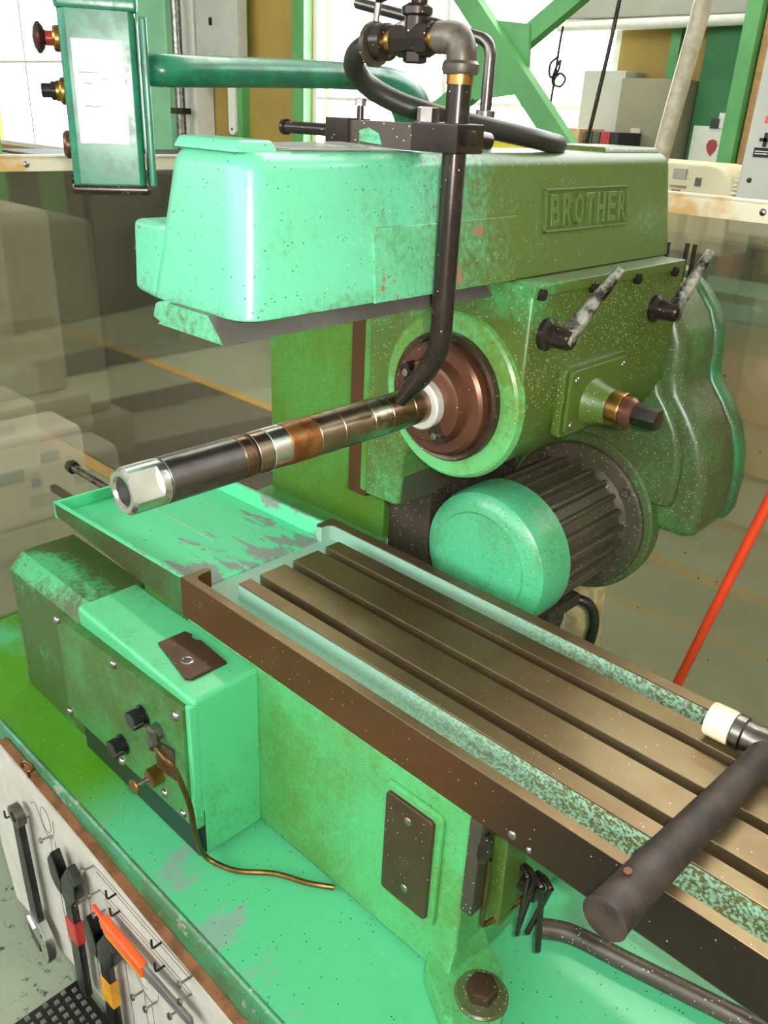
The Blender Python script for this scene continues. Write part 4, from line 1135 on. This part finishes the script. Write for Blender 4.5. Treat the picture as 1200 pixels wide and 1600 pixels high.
obj('fixed_jaw', prism([(-1.182, 0.19), (-1.144, 0.19), (-1.122, 0.165), (-1.118, 0.125), (-1.130, 0.095), (-1.145, 0.10), (-1.150, 0.13), (-1.175, 0.145), (-1.192, 0.168)], 'y', YB0 - 0.002, YB1 + 0.001, 0.0015, 2), M_bright, w1)
obj('moving_jaw', prism([(-1.198, 0.165), (-1.176, 0.143), (-1.158, 0.128), (-1.163, 0.096), (-1.185, 0.108), (-1.203, 0.14)], 'y', YB0, YB1, 0.0015, 2), M_tool, w1)
obj('worm_screw', cyl((-1.186, YB0 - 0.001, 0.176), (-1.165, YB0 - 0.001, 0.160), 0.005, 14), M_bright, w1)
obj('jaw_hole', lathe([(0.004, 0), (0.004, 0.0005)], (-1.137, YB0 - 0.002, 0.165), (0, -1, 0), 14), M_blackp, w1)
obj('jaw_pin', dome((-1.131, YB0 - 0.002, 0.147), (0, -1, 0), 0.005, 0.001), M_screw, w1)
def monkey(x, ztop, zend, z0, z1, tape, label, s=1.0):
    w = thing('monkey_wrench', label, 'wrench', (x, 0.38, zend))
    obj('shank', prism([(x - 0.013 * s, ztop - 0.07 * s), (x + 0.012 * s, ztop - 0.07 * s), (x + 0.014 * s, z0), (x + 0.016 * s, z1), (x + 0.017 * s, zend + 0.01), (x + 0.010 * s, zend), (x - 0.010 * s, zend), (x - 0.016 * s, zend + 0.01), (x - 0.015 * s, z1), (x - 0.014 * s, z0)], 'y', YB0 + 0.001, YB1 - 0.001, 0.002, 2), M_tool, w)
    obj('fixed_jaw', prism([(x - 0.045 * s, ztop - 0.03 * s), (x - 0.028 * s, ztop - 0.005 * s), (x - 0.016 * s, ztop - 0.028 * s), (x - 0.006 * s, ztop - 0.055 * s), (x - 0.012 * s, ztop - 0.085 * s), (x - 0.030 * s, ztop - 0.08 * s), (x - 0.044 * s, ztop - 0.06 * s)], 'y', YB0 - 0.003, YB1, 0.002, 2), M_tool, w)
    obj('moving_jaw', prism([(x - 0.010 * s, ztop - 0.05 * s), (x + 0.022 * s, ztop), (x + 0.042 * s, ztop - 0.025 * s), (x + 0.040 * s, ztop - 0.055 * s), (x + 0.014 * s, ztop - 0.095 * s), (x - 0.012 * s, ztop - 0.090 * s)], 'y', YB0 - 0.002, YB1 + 0.001, 0.003, 2), M_tool, w)
    obj('tape_band', prism([(x - 0.0155 * s, z0), (x + 0.0155 * s, z0 + 0.004), (x + 0.0178 * s, z1 + 0.004), (x - 0.0162 * s, z1)], 'y', YB0 - 0.0002, YB1, 0.0005, 1), tape, w)
    return w
monkey(-0.995, 0.470, 0.145, 0.330, 0.282, M_redtape, 'dark monkey wrench with a red tape band hanging on the tool board')
monkey(-0.893, 0.415, 0.110, 0.285, 0.230, M_yeltape, 'dark monkey wrench with a yellow tape band hanging on the tool board')
sc_ = thing('scraper', 'flat scraper with an orange handle lying across hooks on the tool board', 'scraper', (-0.77, 0.38, 0.41))
obj('handle', prism([(-0.886, 0.432), (-0.880, 0.440), (-0.868, 0.4385), (-0.775, 0.4395), (-0.768, 0.4375), (-0.766, 0.418), (-0.868, 0.414), (-0.882, 0.418)], 'y', YB0, YB1, 0.004, 3), plain('orange_handle_plastic', (0.72, 0.10, 0.015), 0.35, var=0.06), sc_)
obj('hanging_tip', cyl((-0.884, 0.379, 0.430), (-0.912, 0.379, 0.433), 0.004, 12), M_orange, sc_)
obj('handle_edge', prism([(-0.868, 0.4142), (-0.768, 0.4182), (-0.768, 0.4215), (-0.868, 0.4175)], 'y', YB0 - 0.0006, YB0 + 0.002), M_yeltape, sc_)
obj('blade', prism([(-0.768, 0.440), (-0.652, 0.4455), (-0.650, 0.4275), (-0.768, 0.417)], 'y', 0.376, 0.382, 0.001, 1), plain('grey_blade', (0.14, 0.13, 0.125), 0.4), sc_)
# studded rubber mat on the floor in front of the board
mt = thing('rubber_mat', 'black studded rubber mat on the floor below the tool board', 'floor mat', (-0.6, 0.1, 0.0))
obj('mat_sheet', box(-1.13, -0.10, -0.30, 0.42, 0.0, 0.006), M_rubber, mt)
bm = new()
for i in range(58):
    for j in range(40):
        x, y = -1.122 + i * 0.0178 + (0.0089 if j % 2 else 0), -0.29 + j * 0.0178
        s = 0.0035
        v = [bm.verts.new((x + s * 1.3 * a, y + s * 1.3 * b, 0.006)) for a, b in ((-1, -1), (1, -1), (1, 1), (-1, 1))]
        w = [bm.verts.new((x + s * a, y + s * b, 0.010)) for a, b in ((-1, -1), (1, -1), (1, 1), (-1, 1))]
        bm.faces.new(w)
        for k in range(4):
            bm.faces.new((v[k], v[(k + 1) % 4], w[(k + 1) % 4], w[k]))
obj('mat_studs', bm, plain('worn_grey_rubber', (0.16, 0.155, 0.14), 0.5), mt, kind='stuff')

# ------------------------------------------------------------------ the hall behind the machine
def tbox(name, x0, x1, y0, y1, z0, z1, mat, label, cat, bev=0.004, group=None):
    return tag(obj(name, box(x0, x1, y0, y1, z0, z1, bev), mat), label, cat, group)
M_grey1 = plain('grey_cabinet_paint', (0.45, 0.45, 0.38), 0.5, var=0.05, scale=4)
M_grey2 = plain('olive_grey_cabinet_paint', (0.23, 0.21, 0.13), 0.5, var=0.06, scale=4)
M_mgrey = plain('pale_machine_paint', (0.33, 0.32, 0.26), 0.5, var=0.08, scale=5)
M_mdark = plain('dark_machine_paint', (0.018, 0.017, 0.014), 0.5, var=0.15, scale=5)
M_creamp = plain('cream_machine_paint', (0.62, 0.56, 0.36), 0.4, var=0.04, scale=5)
M_yelc = plain('yellow_crate_plastic', (0.80, 0.60, 0.02), 0.4, var=0.05)
# green steel column and its white side, left
cg = thing('steel_column', 'broad light green steel column beside the far window', 'column', (-8.0, 5.0, 0.0))
obj('web', box(-8.35, -7.52, 4.93, 5.19, 0, 5.19, 0.02, 3), M_postl, cg)
obj('flange', box(-8.50, -8.35, 4.80, 5.19, 0, 5.19, 0.01), M_postg, cg)
obj('white_side', box(-7.52, -7.18, 5.00, 5.19, 0, 5.19), M_frame, cg)
cd = thing('conduit', 'thin grey vertical conduit clipped beside the green column', 'conduit', (-7.25, 4.87, 0))
obj('pipe', cyl((-7.25, 4.87, 0.0), (-7.25, 4.87, 5.15), 0.045, 14), M_grey, cd)
obj('clip', box(-7.34, -7.16, 4.82, 4.92, 1.45, 1.50), M_black, cd)
ep = thing('electric_panel', 'grey wall cabinet with a small black latch beside the beige wall panel', 'cabinet', (-6.8, 5.1, 1.9))
obj('panel_body', box(-7.15, -6.55, 5.00, 5.11, 1.88, 3.0, 0.01), M_grey1, ep)
obj('latch', box(-6.93, -6.90, 4.985, 5.0, 2.16, 2.22), M_black, ep)
th_ = thing('thermometer', 'long white wall thermometer on a green post', 'thermometer', (-6.78, 5.11, 1.3))
obj('scale_board', prism(rrect(-6.83, -6.73, 1.30, 1.86, 0.045), 'y', 5.09, 5.12, 0.005), M_frame, th_)
obj('bulb', dome((-6.78, 5.09, 1.35), (0, -1, 0), 0.012, 0.01), M_black, th_)
# cross bracing frame in front of the window
bracem = M_postg
xb = thing('cross_brace', 'green steel cross bracing with a square gusset plate before the window', 'bracing', (-2.6, 3.6, 0.0))
def bar(name, a, b, w, d, mat, parent):
    a, b = Vector(a), Vector(b)
    u = (b - a).normalized()
    v = Vector((0, 1, 0))
    n_ = u.cross(v).normalized()
    c = []
    for p in (a, b):
        c += [p - n_ * w - v * d, p + n_ * w - v * d, p + n_ * w + v * d, p - n_ * w + v * d]
    return obj(name, hexa([c[0], c[1], c[2], c[3], c[4], c[5], c[6], c[7]]), mat, parent)
bar('brace_bar', (-3.7, 3.5, 2.85), (-1.5, 3.5, 0.735), 0.048, 0.03, bracem, xb)
bar('brace_bar', (-1.9, 3.56, 2.30), (-2.62, 3.56, 1.83), 0.040, 0.03, bracem, xb)
bar('brace_bar', (-2.62, 3.56, 1.80), (-4.6, 3.56, 0.62), 0.055, 0.03, bracem, xb)
obj('gusset_plate', hexa([(-2.79, 3.52, 1.62), (-2.49, 3.52, 1.66), (-2.49, 3.54, 1.66), (-2.79, 3.54, 1.62), (-2.80, 3.52, 1.96), (-2.51, 3.52, 1.93), (-2.51, 3.54, 1.93), (-2.80, 3.54, 1.96)]), bracem, xb)
# bench under the window with crate, box and binders
bench = tbox('bench', -3.95, -2.55, 4.45, 4.91, 0.0, 1.30, M_wallg, 'dark green bench cupboard below the far window', 'bench')
yc = thing('crate', 'yellow plastic crate with green rim on the bench', 'crate', (-3.35, 4.75, 1.30))
obj('crate_body', box(-3.62, -3.13, 4.58, 4.9, 1.302, 1.455, 0.01), M_yelc, yc)
obj('crate_rim', box(-3.64, -3.11, 4.56, 4.92, 1.455, 1.475, 0.004), M_postg, yc)
obj('paper_tag', box(-3.21, -3.12, 4.565, 4.572, 1.40, 1.475), M_frame, yc)
tbox('cardboard_box', -3.10, -2.87, 4.62, 4.9, 1.302, 1.515, plain('tan_cardboard', (0.55, 0.36, 0.18), 0.6), 'tan cardboard box standing next to the binders', 'box')
for i, (x, w, c, nm) in enumerate(((-2.845, 0.05, (0.06, 0.05, 0.04), 'dark brown'), (-2.79, 0.045, (0.10, 0.09, 0.06), 'olive'), (-2.74, 0.06, (0.40, 0.03, 0.03), 'red'), (-2.675, 0.05, (0.01, 0.01, 0.01), 'black'))):
    tbox('binder', x, x + w, 4.64, 4.9, 1.302, 1.505, plain('binder_%d' % i, c, 0.5), nm + ' ring binder in the row beside the cardboard box', 'binder', 0.003)
kb = thing('steel_cabinet', 'tall grey steel cabinet with darker front behind the binders', 'cabinet', (-2.8, 5.0, 0))
obj('cabinet_side', box(-3.10, -2.82, 4.96, 5.19, 0, 1.83, 0.004), M_grey1, kb)
obj('cabinet_front', box(-2.815, -2.44, 4.92, 5.19, 0, 1.79, 0.004), M_grey2, kb)
obj('handle', box(-2.70, -2.64, 4.90, 4.92, 1.50, 1.53), M_grey1, kb)
bh = thing('blind_box', 'long pale roller blind box hung above the window end', 'blind', (-2.2, 5.0, 2.05))
obj('box', hexa([(-3.30, 4.95, 2.10), (-1.6, 4.95, 2.10), (-1.6, 5.19, 2.10), (-3.30, 5.19, 2.10), (-3.30, 4.95, 2.30), (-1.6, 4.95, 2.30), (-1.6, 5.19, 2.30), (-3.30, 5.19, 2.30)], 0.01), M_mgrey, bh)
obj('bottom_rail', cyl((-3.33, 4.98, 2.065), (-1.6, 4.98, 2.085), 0.032, 14), M_frame, bh)
pc = thing('pull_cord', 'thin dark knotted pull cord hanging before the window', 'cord', (-3.3, 4.9, 1.5))
obj('cord', tube([(-3.25, 4.9, 2.06), (-3.26, 4.9, 1.95), (-3.265, 4.9, 1.8), (-3.275, 4.9, 1.65), (-3.275, 4.9, 1.55)], 0.008, 6), M_black, pc)
obj('cord_loop', tube([(-3.26, 4.9, 1.90), (-3.31, 4.9, 1.86), (-3.30, 4.9, 1.79), (-3.25, 4.9, 1.82), (-3.24, 4.9, 1.88), (-3.27, 4.9, 1.83), (-3.28, 4.9, 1.76), (-3.22, 4.9, 1.74), (-3.19, 4.9, 1.78), (-3.23, 4.9, 1.81), (-3.27, 4.9, 1.78)], 0.008, 6, 6), M_black, pc)
obj('cord_weight', lathe([(0.012, 0), (0.025, 0.02), (0.025, 0.06), (0.01, 0.08)], (-3.275, 4.9, 1.48), (0, 0, 1), 12), plain('brown_knob', (0.28, 0.11, 0.05), 0.5), pc)
tag(obj('hanging_cable', tube([(-2.32, 4.0, 2.6), (-2.36, 4.0, 2.1), (-2.39, 4.0, 1.8), (-2.46, 4.0, 1.3), (-2.57, 4.0, 0.86), (-2.60, 4.0, 0.0)], 0.010, 8), M_black), 'thin black cable hanging down in front of the steel cabinet', 'cable')
tag(obj('leaning_pole', tube([(-1.42, 3.0, 2.4), (-1.463, 3.0, 1.924), (-1.518, 3.0, 1.47), (-1.69, 3.0, 0.0)], 0.030, 16), plain('dull_pale_pole', (0.42, 0.36, 0.25), 0.45)), 'pale round pole leaning in front of the dark green wall', 'pole')
tbox('wall_panel', -2.43, -1.95, 5.10, 5.19, 0.0, 3.0, M_wallg, 'dark green wall board between the beige panel and the green post', 'panel')
tbox('steel_post', -2.065, -1.985, 4.70, 4.85, 0, 3.3, M_postg, 'narrow mid green steel post beside the rolling shutter', 'post')
tbox('wooden_strip', -1.975, -1.88, 4.75, 4.85, 0, 3.3, plain('orange_brown_wood', (0.38, 0.20, 0.06), 0.5), 'orange brown wooden strip beside the green post', 'strip')
sh = thing('rolling_shutter', 'brown ribbed rolling shutter behind the pale machine', 'shutter', (-1.6, 5.0, 0))
for i in range(20):
    z = 0.9 + i * 0.045
    o = obj('shutter_slat', box(-1.85, -1.40, 5.0, 5.02, z, z + 0.036, 0.004), plain('shutter_%d' % (i % 3), (0.22, 0.19, 0.13), 0.5), sh) if i < 3 else piece_copy(bpy.data.objects[['shutter_slat', 'shutter_slat.001', 'shutter_slat.002'][i % 3]], 'shutter_slat', (-1.625, 5.01, z + 0.018), sh)
obj('shutter_guide', box(-1.88, -1.85, 4.98, 5.04, 0, 1.95), M_grey, sh)
for x, z, w, h, lb in ((-2.17, 1.66, 0.05, 0.08, 'small white switch box alone above the side-by-side pair'), (-2.26, 1.55, 0.055, 0.08, 'white switch box, one of a side-by-side pair on the dark green wall'), (-2.20, 1.55, 0.055, 0.08, 'white switch box, one of a side-by-side pair on the dark green wall')):
    tbox('switch_box', x, x + w, 5.07, 5.099, z, z + h, M_frame, lb, 'switch', 0.003, 'switch boxes on the green wall')
sn = thing('notice_board', 'white notice plate with a red pointed mark on the green wall', 'sign', (-2.25, 5.08, 1.4))
obj('plate', box(-2.40, -2.14, 5.075, 5.095, 1.36, 1.56, 0.003), M_frame, sn)
obj('red_mark', prism([(-2.27, 1.405), (-2.245, 1.435), (-2.238, 1.465), (-2.25, 1.488), (-2.27, 1.494), (-2.29, 1.488), (-2.302, 1.465), (-2.295, 1.435)], 'y', 5.07, 5.076), M_redb, sn)
obj('clip', box(-2.30, -2.25, 5.065, 5.08, 1.55, 1.60), M_blackp, sn)
# cream covered machine behind the rear guard
cm = thing('cream_machine', 'cream plastic machine hood with a rounded end on a blue grey stand', 'machine', (-1.6, 3.3, 0))
ho = [(-2.1, 1.12), (-2.1, 1.435), (-1.42, 1.432)] + [(-1.42 + 0.10 * sin(math.radians(a)), 1.332 + 0.10 * cos(math.radians(a))) for a in (15, 30, 45, 60, 75, 90)] + [(-1.315, 1.12)]
obj('hood', prism(ho, 'y', 3.2, 3.44, 0.012, 3), M_creamp, cm)
obj('hood_label', box(-1.555, -1.505, 3.19, 3.201, 1.375, 1.41), M_mgrey, cm)
obj('hood_label', box(-1.56, -1.50, 3.19, 3.201, 1.345, 1.352), M_wallb, cm)
obj('hood_label', box(-1.55, -1.52, 3.19, 3.201, 1.325, 1.337), M_grey, cm)
obj('hood_slot', box(-1.465, -1.445, 3.19, 3.201, 1.355, 1.385), M_grey, cm)
obj('stand', box(-2.1, -1.44, 3.22, 3.42, 0.0, 1.12, 0.01), plain('blue_grey_stand', (0.14, 0.20, 0.22), 0.5), cm)
wm = thing('pale_machine', 'pale grey machine housing with black lettering and red marks beyond the guard', 'machine', (-1.05, 3.0, 0))
obj('housing', hexa([(-1.190, 2.9, 1.24), (-0.2, 2.9, 1.24), (-0.2, 3.5, 1.24), (-1.190, 3.5, 1.24), (-1.185, 2.9, 2.0), (-0.2, 2.9, 2.0), (-0.2, 3.5, 2.0), (-1.185, 3.5, 2.0)], 0.01), M_grey1, wm)
for x0, x1, z0, z1, m in ((-1.155, -1.10, 1.475, 1.502, M_blackp), (-1.145, -1.09, 1.520, 1.530, M_blackp), (-1.132, -1.122, 1.505, 1.545, M_blackp), (-1.112, -1.075, 1.535, 1.560, M_blackp), (-1.14, -1.08, 1.572, 1.592, M_orange), (-1.13, -1.08, 1.63, 1.634, M_blackp), (-1.13, -1.08, 1.645, 1.649, M_blackp)):
    obj('printed_mark', box(x0, x1, 2.893, 2.901, z0, z1), m, wm)
for x0, z in ((-1.150, 1.490), (-1.150, 1.483)):
    obj('printed_line', box(x0, x0 + 0.04, 2.891, 2.894, z, z + 0.003), M_frame, wm)
obj('housing_bolt', dome((-1.152, 2.9, 1.405), (0, -1, 0), 0.008, 0.005), M_black, wm)
for i in range(9):
    obj('bellows_rib', box(-1.216 - i * 0.002, -1.192, 2.95, 3.3, 1.42 - i * 0.013, 1.428 - i * 0.013, 0.002), M_creamp, wm)
obj('lower_body', box(-0.45, -0.2, 2.95, 3.5, 0.0, 1.24), plain('teal_machine_base', (0.14, 0.30, 0.22), 0.5), wm)
tk = thing('low_cupboard', 'tan low cupboard with teal top standing on the floor behind the guard', 'cupboard', (-1.55, 4.2, 0))
obj('carcass', box(-2.5, -0.6, 4.02, 4.42, 0.03, 0.735), plain('tan_panel', (0.70, 0.52, 0.30), 0.6, var=0.05), tk)
obj('top', box(-2.52, -0.58, 4.0, 4.44, 0.735, 0.86), plain('teal_top', (0.16, 0.34, 0.24), 0.5), tk)
# machines seen through the side guard
gm = thing('grey_machine', 'pale grey machine cabinet seen through the side guard with a white sack before it', 'machine', (-3.2, 1.2, 0))
obj('body', box(-3.7, -2.75, 0.55, 1.33, 0.62, 1.22, 0.02), M_mgrey, gm)
obj('lower_body', box(-3.7, -2.68, 0.55, 1.37, 0.48, 0.62, 0.015), M_mgrey, gm)
obj('plinth', box(-3.6, -2.75, 0.6, 1.33, 0.0, 0.48), M_mgrey, gm)
obj('band', box(-3.7, -2.745, 0.56, 1.30, 0.84, 0.88), M_grey2, gm)
ws = thing('white_sack', 'white printed sack with blue marks leaning beside the grey machine', 'sack', (-2.6, 1.0, 0))
obj('sack', box(-2.66, -2.45, 0.60, 1.215, 0.30, 0.60, 0.03, 3), M_frame, ws)
obj('sack_foot', box(-2.66, -2.45, 0.60, 1.215, 0.0, 0.30, 0.02, 2), M_grey1, ws)
M_blue = plain('faded_blue_print', (0.16, 0.26, 0.30), 0.6)
for y0, y1, z0, z1 in ((0.92, 1.0, 0.46, 0.50), (1.06, 1.12, 0.50, 0.535), (1.02, 1.05, 0.43, 0.46)):
    obj('blue_mark', box(-2.452, -2.448, y0, y1, z0, z1), M_blue, ws)
dm = thing('dark_machine', 'tall dark machine cabinet with a grey side seen through the guard', 'machine', (-5.2, 3.0, 0))
obj('cabinet', box(-6.1, -4.85, 2.60, 4.3, 0.0, 1.215, 0.02), M_mdark, dm)
obj('grey_side', box(-6.1, -4.9, 2.10, 2.59, 0.35, 1.205, 0.02), plain('murky_grey_paint', (0.06, 0.055, 0.042), 0.5), dm)
obj('dark_base', box(-6.1, -4.8, 2.10, 2.59, 0.0, 0.35, 0.02), M_mdark, dm)
obj('door_strip', box(-4.852, -4.838, 3.2, 3.45, 0.1, 1.15), plain('murky_brown_paint', (0.05, 0.042, 0.035), 0.5), dm)
gp = thing('shelf_frame', 'green perforated steel shelf frame by the left window', 'shelf', (-3.6, 1.5, 0))
obj('upright', box(-3.90, -3.80, 1.60, 1.665, 0.0, 1.66, 0.004), M_postg, gp)
obj('upright_back', box(-4.5, -4.42, 1.60, 1.665, 0.0, 1.66, 0.004), M_postg, gp)
obj('top_rail', box(-4.5, -3.80, 1.60, 1.665, 1.62, 1.67, 0.004), M_postg, gp)
